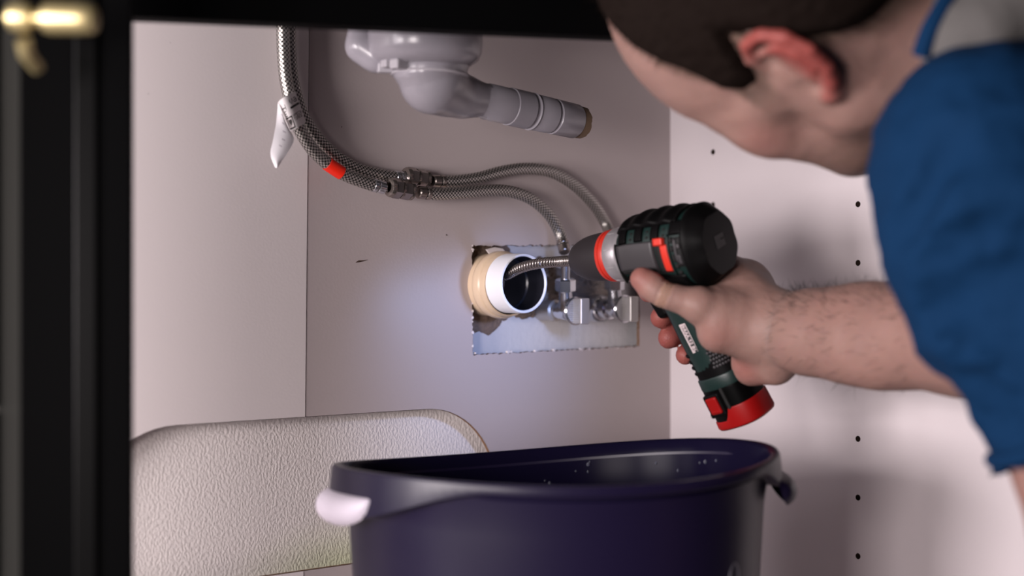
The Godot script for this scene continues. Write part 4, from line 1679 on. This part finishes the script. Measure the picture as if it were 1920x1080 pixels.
func head_field(f: Field, skin := true):
	var h := func(x, y, z): return HEAD * Vector3(x, y, z)
	f.cap(h.call(-0.032, 0.034, 0), h.call(0.026, 0.042, 0), 0.0765, 0.0690, 0.03)
	f.cap(h.call(-0.020, 0.000, 0), h.call(0.040, 0.010, 0), 0.068, 0.058, 0.03)
	if not skin:
		return
	h = func(x, y, z): return HEAD * Vector3(x * 0.86 if x > 0.0 else x, y, z)
	f.cap(h.call(0.044, -0.005, 0), h.call(0.046, -0.072, 0), 0.052, 0.038, 0.03)
	f.cap(h.call(0.054, -0.096, 0), h.call(0.062, -0.098, 0), 0.023, 0.018, 0.02)
	for s in [-1.0, 1.0]:
		f.cap(h.call(0.000, -0.052, 0.053 * s), h.call(0.058, -0.100, 0.016 * s), 0.017, 0.019, 0.022)
		f.cap(h.call(0.000, -0.052, 0.053 * s), h.call(0.004, -0.010, 0.060 * s), 0.016, 0.013, 0.02)
		f.cap(h.call(0.062, -0.022, 0.046 * s), h.call(0.028, -0.012, 0.061 * s), 0.020, 0.011, 0.018)
		f.cap(h.call(0.060, -0.040, 0.040 * s), h.call(0.044, -0.084, 0.030 * s), 0.022, 0.020, 0.02)
		f.cap(h.call(0.082, 0.025, 0.010 * s), h.call(0.066, 0.026, 0.044 * s), 0.013, 0.012, 0.014)
		f.ball(h.call(0.094, 0.000, 0.031 * s), 0.014, 0.010, true)
		f.ball(h.call(0.0765, -0.001, 0.031 * s), 0.0125, 0.003)
		f.cap(h.call(0.092, -0.066, 0), h.call(0.080, -0.070, 0.022 * s), 0.0075, 0.0045, 0.006)
		f.cap(h.call(0.090, -0.076, 0), h.call(0.079, -0.073, 0.021 * s), 0.0080, 0.0045, 0.005)
		f.ball(h.call(0.096, -0.038, 0.011 * s), 0.0085, 0.006)
		# ear: rim, fold, bowl, lobe
		var e := func(x, y, z): return HEAD * Vector3(x - 0.013, y - 0.002, (z - 0.004) * s)
		var rim := [e.call(0.014, 0.006, 0.076), e.call(0.012, 0.022, 0.081), e.call(0.002, 0.032, 0.086), e.call(-0.012, 0.031, 0.091), e.call(-0.022, 0.021, 0.095), e.call(-0.025, 0.005, 0.096), e.call(-0.020, -0.011, 0.092), e.call(-0.010, -0.023, 0.086), e.call(0.002, -0.030, 0.080)]
		for i in rim.size() - 1:
			f.cap(rim[i], rim[i + 1], 0.0043, 0.0043 if i < 6 else 0.0052, 0.002)
		f.ball(rim[8], 0.0062, 0.004)
		var fold := [e.call(0.006, 0.020, 0.081), e.call(-0.008, 0.018, 0.086), e.call(-0.013, 0.006, 0.088), e.call(-0.010, -0.008, 0.086), e.call(-0.002, -0.017, 0.081)]
		for i in 4:
			f.cap(fold[i], fold[i + 1], 0.0035, 0.0035, 0.003)
		f.cap(e.call(-0.006, 0.010, 0.079), e.call(-0.004, -0.010, 0.078), 0.0080, 0.0070, 0.004)
		f.cap(e.call(-0.014, 0.018, 0.086), e.call(-0.016, -0.004, 0.087), 0.0045, 0.0045, 0.004)
		f.cap(e.call(0.008, 0.002, 0.076), e.call(0.007, -0.007, 0.077), 0.0045, 0.0040, 0.004)
	f.cap(h.call(0.088, 0.012, 0), h.call(0.110, -0.032, 0), 0.0085, 0.0110, 0.010)
	f.cap(h.call(-0.020, -0.030, 0), h.call(-0.060, -0.190, 0), 0.056, 0.064, 0.03)
	for s in [-1.0, 1.0]:
		f.cap(h.call(-0.020, -0.035, 0.050 * s), h.call(-0.010, -0.165, 0.022 * s), 0.016, 0.018, 0.02)

func make_person():
	var man := thing("person", "man in a blue work shirt bending into the cabinet, right hand gripping the drill", "person", camp(0.62, -0.40, 0.85))
	var O := -man.position
	# head frame
	var up := (RT * -0.836 + Vector3.UP * 0.496 - FW * 0.234).normalized()
	var fc := (RT * -0.495 + Vector3.UP * -0.498 + FW * 0.712).normalized()
	fc = (fc - up * fc.dot(up)).normalized()
	HEAD = Transform3D(Basis(fc, up, up.cross(fc)), camp(0.1767, 0.1815, 0.896))
	var inv := HEAD.affine_inverse()

	var body := Geo.new()
	var f := Field.new()
	head_field(f)
	f.bend = func(p): return 0.0006 * noise.get_noise_3dv(p * 60.0)
	f.tint = func(p, _n):
		var q: Vector3 = inv * p
		var red := 0.0
		if absf(q.z) > 0.076 and q.y > -0.045:
			red = 0.95 * smoothstep(0.076, 0.086, absf(q.z))
		red += 0.25 * smoothstep(0.03, 0.0, Vector2(q.x - 0.05, q.y + 0.03).length())
		var c := skin_tone(p, red)
		var beard := smoothstep(-0.048, -0.085, q.y) * smoothstep(-0.03, 0.02, q.x) * 0.72
		c = c.lerp(Color(0.085, 0.055, 0.042), beard * (0.75 + 0.25 * noise.get_noise_3dv(p * 260.0)))
		if absf(q.z) < 0.079:
			c = c.lerp(Color(0.060, 0.040, 0.030), 0.80 * smoothstep(-0.010, 0.016, hair_mask(q)))
		return c
	f.build(body, 0.0036)

	# right arm and hand on the drill
	set_drill_frame()
	var d := func(x, y, z): return DT * Vector3(x, y, z)
	var wrist := pix(1452, 618, 1.044)
	var arm := Field.new()
	var a1 := pix(1520, 623, 1.022)
	var a2 := pix(1610, 627, 0.995)
	var a3 := pix(1710, 630, 0.962)
	var a4 := pix(1800, 634, 0.930)
	var elbow := pix(1890, 640, 0.895)
	for o in [[wrist, a1, 0.0245, 0.0260], [a1, a2, 0.0260, 0.0298], [a2, a3, 0.0298, 0.0338], [a3, a4, 0.0338, 0.0368], [a4, elbow, 0.0368, 0.036]]:
		arm.cap(o[0], o[1], o[2], o[3], 0.012)
	arm.cap(pix(1470, 640, 1.036), pix(1640, 668, 0.975), 0.014, 0.020, 0.02)       # flexor side
	arm.cap(pix(1480, 594, 1.040), pix(1640, 590, 0.990), 0.012, 0.020, 0.02)
	var rsho := camp(0.300, 0.20, 1.00)
	arm.cap(elbow, rsho, 0.038, 0.050, 0.02)
	var fore := func(p): return 0.0005 * noise.get_noise_3dv(p * 55.0) + 0.0003 * noise.get_noise_3dv(p * 150.0)
	arm.bend = fore
	arm.tint = func(p, _n): return skin_tone(p, 0.05)
	arm.build(body, 0.0045)

	var hand := Field.new()
	hand.cap(wrist, a1, 0.0245, 0.0260, 0.012)
	hand.cap(pix(1470, 640, 1.036), pix(1540, 652, 1.01), 0.014, 0.016, 0.02)
	hand.cap(pix(1480, 594, 1.040), pix(1540, 592, 1.015), 0.012, 0.014, 0.02)
	# palm: back of the hand to the knuckles, heel, ball of the thumb
	var mcp := [d.call(0.122, -0.030, -0.020), d.call(0.124, -0.052, -0.024), d.call(0.126, -0.072, -0.023), d.call(0.127, -0.090, -0.018)]
	hand.cap(wrist, pix(1396, 536, 1.084), 0.0230, 0.0185, 0.014)
	hand.cap(pix(1396, 536, 1.084), mcp[0], 0.0185, 0.0125, 0.012)
	for k in 4:
		hand.cap(wrist.lerp(mcp[k], 0.25), mcp[k], 0.016, [0.0125, 0.0120, 0.0112, 0.0105][k], 0.012)
	hand.cap(pix(1425, 640, 1.058), pix(1408, 682, 1.066), 0.0185, 0.0140, 0.012)    # heel
	hand.cap(pix(1412, 686, 1.064), pix(1455, 690, 1.046), 0.0125, 0.0130, 0.012)
	hand.cap(pix(1428, 606, 1.046), pix(1352, 606, 1.040), 0.0220, 0.0165, 0.012)    # ball of the thumb
	hand.cap(pix(1400, 625, 1.046), pix(1345, 628, 1.042), 0.0170, 0.0125, 0.012)
	hand.cap(pix(1405, 560, 1.062), pix(1340, 565, 1.048), 0.0150, 0.0120, 0.012)    # web
	var th := [pix(1372, 592, 1.040), pix(1310, 572, 1.036), pix(1243, 552, 1.036), pix(1204, 523, 1.041)]
	hand.cap(th[0], th[1], 0.0150, 0.0118, 0.010)
	hand.cap(th[1], th[2], 0.0116, 0.0098, 0.004)
	hand.cap(th[2], th[3], 0.0098, 0.0090, 0.003)
	hand.ball(th[2].lerp(th[3], 0.55) + Vector3(0, -0.0008, 0), 0.0102, 0.004)
	hand.ball(th[1], 0.0122, 0.006)
	# fingers: knuckle, two bends, tip, wrapped round the front of the grip
	var fing := [
		[mcp[0], d.call(0.086, -0.034, -0.034), d.call(0.062, -0.036, -0.026), d.call(0.055, -0.036, -0.010), 0.0096],
		[mcp[1], d.call(0.086, -0.055, -0.034), d.call(0.0665, -0.0555, -0.022), d.call(0.0640, -0.0560, -0.0035), 0.0096],
		[mcp[2], d.call(0.090, -0.074, -0.034), d.call(0.0690, -0.0735, -0.021), d.call(0.0655, -0.0735, -0.0030), 0.0094],
		[mcp[3], d.call(0.096, -0.090, -0.031), d.call(0.0785, -0.0895, -0.020), d.call(0.0750, -0.0895, -0.0045), 0.0084]]
	for q in fing:
		hand.cap(q[0], q[1], q[4] * 1.12, q[4] * 1.04, 0.0035)
		hand.cap(q[1], q[2], q[4] * 1.04, q[4] * 0.98, 0.0025)
		hand.cap(q[2], q[3], q[4] * 0.98, q[4] * 0.92, 0.0025)
	var tdir: Vector3 = (th[3] - th[1]).normalized()
	hand.bend = func(p):
		var o := 0.0004 * noise.get_noise_3dv(p * 70.0)
		var s: float = (p - th[2]).dot(tdir)
		if absf(s) < 0.012 and p.distance_to(th[2]) < 0.016:
			for c in [-0.0035, -0.0005, 0.0030]:
				o -= 0.0011 * exp(-((s - c) / 0.0009) ** 2)
		return o
	hand.tint = func(p, _n):
		var q: Vector3 = DT.affine_inverse() * p
		var red := 0.85 * smoothstep(0.105, 0.080, q.x) * smoothstep(0.016, 0.008, q.z) * smoothstep(-0.030, -0.042, q.y)
		red = maxf(red, 0.60 * smoothstep(0.020, 0.004, p.distance_to(th[3])))
		red = maxf(red, 0.45 * smoothstep(0.022, 0.006, p.distance_to(pix(1405, 684, 1.055))))
		red = maxf(red, 0.22 * smoothstep(0.02, 0.005, p.distance_to(pix(1345, 625, 1.03))))
		var c := skin_tone(p, red)
		var s: float = absf((p - th[2]).dot(tdir) + 0.001)
		if p.distance_to(th[2]) < 0.018 and s < 0.004:
			c = c.lerp(Color(0.33, 0.20, 0.125), 0.35)
		return c
	hand.build(body, 0.0022)

	# left arm, down to the floor; trunk and legs carry on out of view
	var rest := Field.new()
	var lsho := pix(1850, 290, 0.785)
	var lelb := pix(2110, 1060, 0.735)
	var lwr := camp(0.345, -0.335, 0.70)
	var neck := HEAD * Vector3(-0.060, -0.190, 0)
	var hip := camp(0.80, 0.10, 0.92)
	rest.cap(lsho, lelb, 0.046, 0.040, 0.02)
	rest.cap(lelb, lwr, 0.039, 0.026, 0.02)
	rest.cap(lwr, lwr + RT * -0.05 + Vector3(0, -0.045, 0), 0.026, 0.016, 0.01)
	for k in 5:
		var b := lwr + RT * -0.05 + Vector3(0, -0.045, 0)
		rest.cap(b, b + (RT * -0.07 + FW * (0.035 * k - 0.07)) + Vector3(0, -0.008, 0), 0.011, 0.008, 0.004)
	rest.cap(neck, hip, 0.060, 0.115, 0.03)
	rest.cap(neck, lsho, 0.055, 0.050, 0.03)
	rest.cap(neck, rsho, 0.055, 0.050, 0.03)
	rest.tint = func(p, _n): return skin_tone(p, 0.12)
	rest.build(body, 0.008)
	put("body", man, shift(body, O), M.skin)

	# hair: a clipped shell that thins out at the hairline, with short strands
	var hg := Geo.new()
	var hf := Field.new()
	head_field(hf, false)
	hf.bend = func(p):
		var m: float = hair_mask(inv * p)
		return -0.004 + 0.0125 * smoothstep(0.002, 0.034, m) + 0.0016 * noise.get_noise_3dv(p * 120.0) + 0.0008 * noise.get_noise_3dv(p * 330.0)
	hf.build(hg, 0.0040, func(p): return hair_mask(inv * p) > -0.012)
	var rng := RandomNumberGenerator.new()
	rng.seed = 77
	var all := PackedInt32Array(range(hf.a.size()))
	for k in 5200:
		var dir := Vector3(rng.randfn(), rng.randfn(), rng.randfn()).normalized()
		var q := Vector3(0, 0.036, 0)
		var lo := 0.05
		var hi := 0.13
		for i in 9:
			var md := (lo + hi) / 2
			if hf.dist(HEAD * (q + dir * md), all) < 0.0:
				lo = md
			else:
				hi = md
		var root := q + dir * lo
		var m := hair_mask(root)
		if m < -0.004 or m < rng.randf() * 0.018 - 0.004:
			continue
		var sweep := (Vector3(-0.7, -0.5, 0) - dir * Vector3(-0.7, -0.5, 0).dot(dir)).normalized()
		var ln := lerpf(0.004, 0.013, smoothstep(0.0, 0.03, m)) * rng.randf_range(0.7, 1.3)
		blade(hg, HEAD * root, HEAD.basis * (dir * 0.75 + sweep * 0.5 + Vector3(rng.randfn(), rng.randfn(), rng.randfn()) * 0.2).normalized() * ln, HEAD.basis * dir.cross(sweep) * 0.00035)
	put("hair", man, shift(hg, O), M.hair)
	# hair along the forearm
	var ag := Geo.new()
	var allA := PackedInt32Array(range(arm.a.size()))
	var spine := [wrist, a1, a2, a3, a4]
	for k in 900:
		var u := rng.randf() * 3.6
		var i := int(u)
		var c: Vector3 = spine[i].lerp(spine[i + 1], u - i)
		var ax: Vector3 = (spine[i + 1] - spine[i]).normalized()
		var sd := ax.cross(Vector3.UP).normalized()
		if sd.dot(FW) > 0:
			sd = -sd                                    # towards the camera
		var w := ax.cross(sd)
		if w.y < 0:
			w = -w
		var ang := rng.randfn() * 0.55 + 0.10
		if k % 6 == 0:
			ang = rng.randf_range(0.4, 2.9)
		var dir := (w * cos(ang) + sd * sin(ang)).normalized()
		var lo := 0.012
		var hi := 0.055
		for j in 9:
			var md := (lo + hi) / 2
			if arm.dist(c + dir * md, allA) < 0.0:
				lo = md
			else:
				hi = md
		var lean := -ax if rng.randf() < 0.8 else ax
		var go := (dir * rng.randf_range(0.25, 0.7) + lean * rng.randf_range(0.3, 1.0) + Vector3(rng.randfn(), rng.randfn(), rng.randfn()) * 0.25).normalized()
		blade(ag, c + dir * lo, go * rng.randf_range(0.006, 0.014), go.cross(dir).normalized() * 0.00010)
	put("arm_hair", man, shift(ag, O), M.stubble).set_meta("kind", "stuff")

	# shirt: rolled left sleeve, shoulder, trunk
	var sf := Field.new()
	var s1 := pix(1857, 300, 0.785)
	var s2 := pix(1905, 450, 0.770)
	var s3 := pix(1972, 640, 0.757)
	var s4 := pix(2036, 838, 0.748)
	sf.cap(s1, s2, 0.0600, 0.0665, 0.02)
	sf.cap(s2, s3, 0.0665, 0.0570, 0.02)
	sf.cap(s3, s4, 0.0570, 0.0480, 0.02)
	sf.cap(s1, pix(1990, 190, 0.88), 0.058, 0.070, 0.03)
	sf.cap(pix(1990, 190, 0.90), hip, 0.075, 0.135, 0.04)
	sf.cap(pix(1990, 190, 0.90), rsho, 0.070, 0.062, 0.03)
	var rel := pix(1950, 640, 0.890)
	sf.cap(rsho, rel, 0.060, 0.052, 0.03)
	# valleys of the folds, pressed into the cloth along lines that follow its surface
	var solid := PackedInt32Array(range(sf.a.size()))
	for cr in [[[1735, 500], [1800, 462], [1870, 440], [1990, 425], 0.012], [[1738, 600], [1790, 560], [1860, 515], [1980, 500], 0.013], [[1788, 672], [1840, 628], [1900, 600], [1990, 580], 0.011], [[1812, 742], [1870, 705], [1930, 672], [2010, 650], 0.011], [[1668, 440], [1705, 400], [1740, 330], [1775, 270], 0.008], [[1835, 800], [1890, 768], [1950, 735], [2010, 720], 0.009]]:
		var line := []
		for u in 13:
			var v := u / 4.0
			var k := mini(int(v), 2)
			var px := lerpf(cr[k][0], cr[k + 1][0], v - k)
			var py := lerpf(cr[k][1], cr[k + 1][1], v - k)
			var z := 0.62
			while z < 0.86 and sf.dist(pix(px, py, z), solid) > 0.0:
				z += 0.002
			if z < 0.86:
				line.append(pix(px, py, z - 0.0045 - 0.003 * absf(u - 6.0) / 6.0))
		for u in line.size() - 1:
			sf.cap(line[u], line[u + 1], cr[4], cr[4], 0.009, true)
	var sax := (s4 - s1).normalized()
	sf.bend = func(p):
		var t: float = (p - s1).dot(sax)
		var o := 0.0045 * noise.get_noise_3d(p.x * 9.0, p.y * 22.0, p.z * 9.0) + 0.0020 * noise.get_noise_3dv(p * 42.0)
		# folds that run slantwise across the lower sleeve and bunch at the rolled hem
		var w: Vector3 = p - s1
		var ph: float = t * 80.0 + w.dot(FW) * 46.0 + 2.2 * noise.get_noise_3dv(p * 14.0)
		o += 0.0150 * smoothstep(0.02, 0.10, t) * (0.5 - absf(sin(ph * 0.5))) * (0.7 + 0.6 * noise.get_noise_3dv(p * 11.0 + Vector3(3, 1, 2)))
		return o
	var cut := func(p): return (p - s4).dot(sax) < 0.0 or p.distance_to(s4) > 0.12
	var sg := Geo.new()
	sf.build(sg, 0.0050, cut)
	put("shirt", man, shift(sg, O), M.shirt_blue)
	# rolled hem
	var hem := []
	var hu := sax.cross(FW).normalized()
	var hw := sax.cross(hu)
	for k in 33:
		var a := TAU * k / 32
		hem.append(s4 + sax * (-0.004 + 0.002 * sin(3 * a)) + (hu * cos(a) + hw * sin(a)) * 0.0475)
	sg = Geo.new()
	sg.tube(hem, 0.0046, 10, false)
	put("rolled_hem", man, shift(sg, O), M.shirt_blue)
	# grey shoulder yoke and collar, with a blue piping
	var yf := Field.new()
	yf.cap(pix(1800, 55, 0.795), pix(1930, 0, 0.80), 0.018, 0.032, 0.02)
	yf.cap(pix(1765, 95, 0.795), pix(1850, 60, 0.785), 0.011, 0.016, 0.02)
	yf.cap(pix(1835, 20, 0.820), pix(1890, -90, 0.86), 0.026, 0.05, 0.02)
	yf.bend = func(p): return 0.0016 * noise.get_noise_3dv(p * 34.0)
	sg = Geo.new()
	yf.build(sg, 0.0045)
	put("shoulder_yoke", man, shift(sg, O), M.shirt_grey).set_meta("label", "grey shoulder yoke of the shirt")
	sg = Geo.new()
	sg.tube(smooth_path([pix(1728, 104, 0.79), pix(1742, 62, 0.785), pix(1762, 25, 0.785), pix(1795, -30, 0.79)]), 0.0055, 10)
	put("collar", man, shift(sg, O), M.shirt_blue)
	# trousers
	var tf := Field.new()
	var kn := camp(0.66, -0.335, 0.86)
	var kn2 := camp(0.72, -0.335, 1.12)
	tf.cap(hip, kn, 0.115, 0.065, 0.03)
	tf.cap(hip, kn2, 0.115, 0.065, 0.03)
	tf.cap(kn, camp(1.08, -0.345, 0.90), 0.060, 0.050, 0.02)
	tf.cap(kn2, camp(1.12, -0.345, 1.14), 0.060, 0.050, 0.02)
	tf.bend = func(p): return 0.004 * noise.get_noise_3dv(p * 18.0)
	sg = Geo.new()
	tf.build(sg, 0.012)
	put("trousers", man, shift(sg, O), M.trousers)

	# floor of the room under him, and the plinth under the cabinet
	var fl := struct_node("floor_001", "dark room floor under the kneeling man", "floor")
	sg = Geo.new()
	sg.box(Vector3(4.0, 0.04, 4.0), 0.002, Transform3D(Basis(), Vector3(0.3, -0.121, 1.2)))
	put("floor_slab", fl, sg, M.room_floor)
	var pl := struct_node("trim_3", "black plinth under the cabinet bottom", "plinth")
	sg = Geo.new()
	sg.extrude(PackedVector2Array([Vector2(-0.63, 0), Vector2(0.015, 0), Vector2(0.015, -0.44), Vector2(-0.20, -0.39), Vector2(-0.63, -0.27)]), -0.1005, -0.0185)
	put("plinth", pl, sg, M.black_frame).rotation.x = -PI / 2

# one short hair: a two-sided sliver
func blade(g: Geo, p: Vector3, go: Vector3, w: Vector3):
	var nn := go.cross(w).normalized()
	var a := g.vert(p - w, nn)
	var b := g.vert(p + w, nn)
	var m := p + go * 0.55 + Vector3(0, -0.0004, 0)
	var c := g.vert(m - w * 0.7, nn)
	var d := g.vert(m + w * 0.7, nn)
	var e := g.vert(p + go + Vector3(0, -0.0012, 0), nn)
	g.quad(a, b, d, c)
	g.tri(c, d, e)
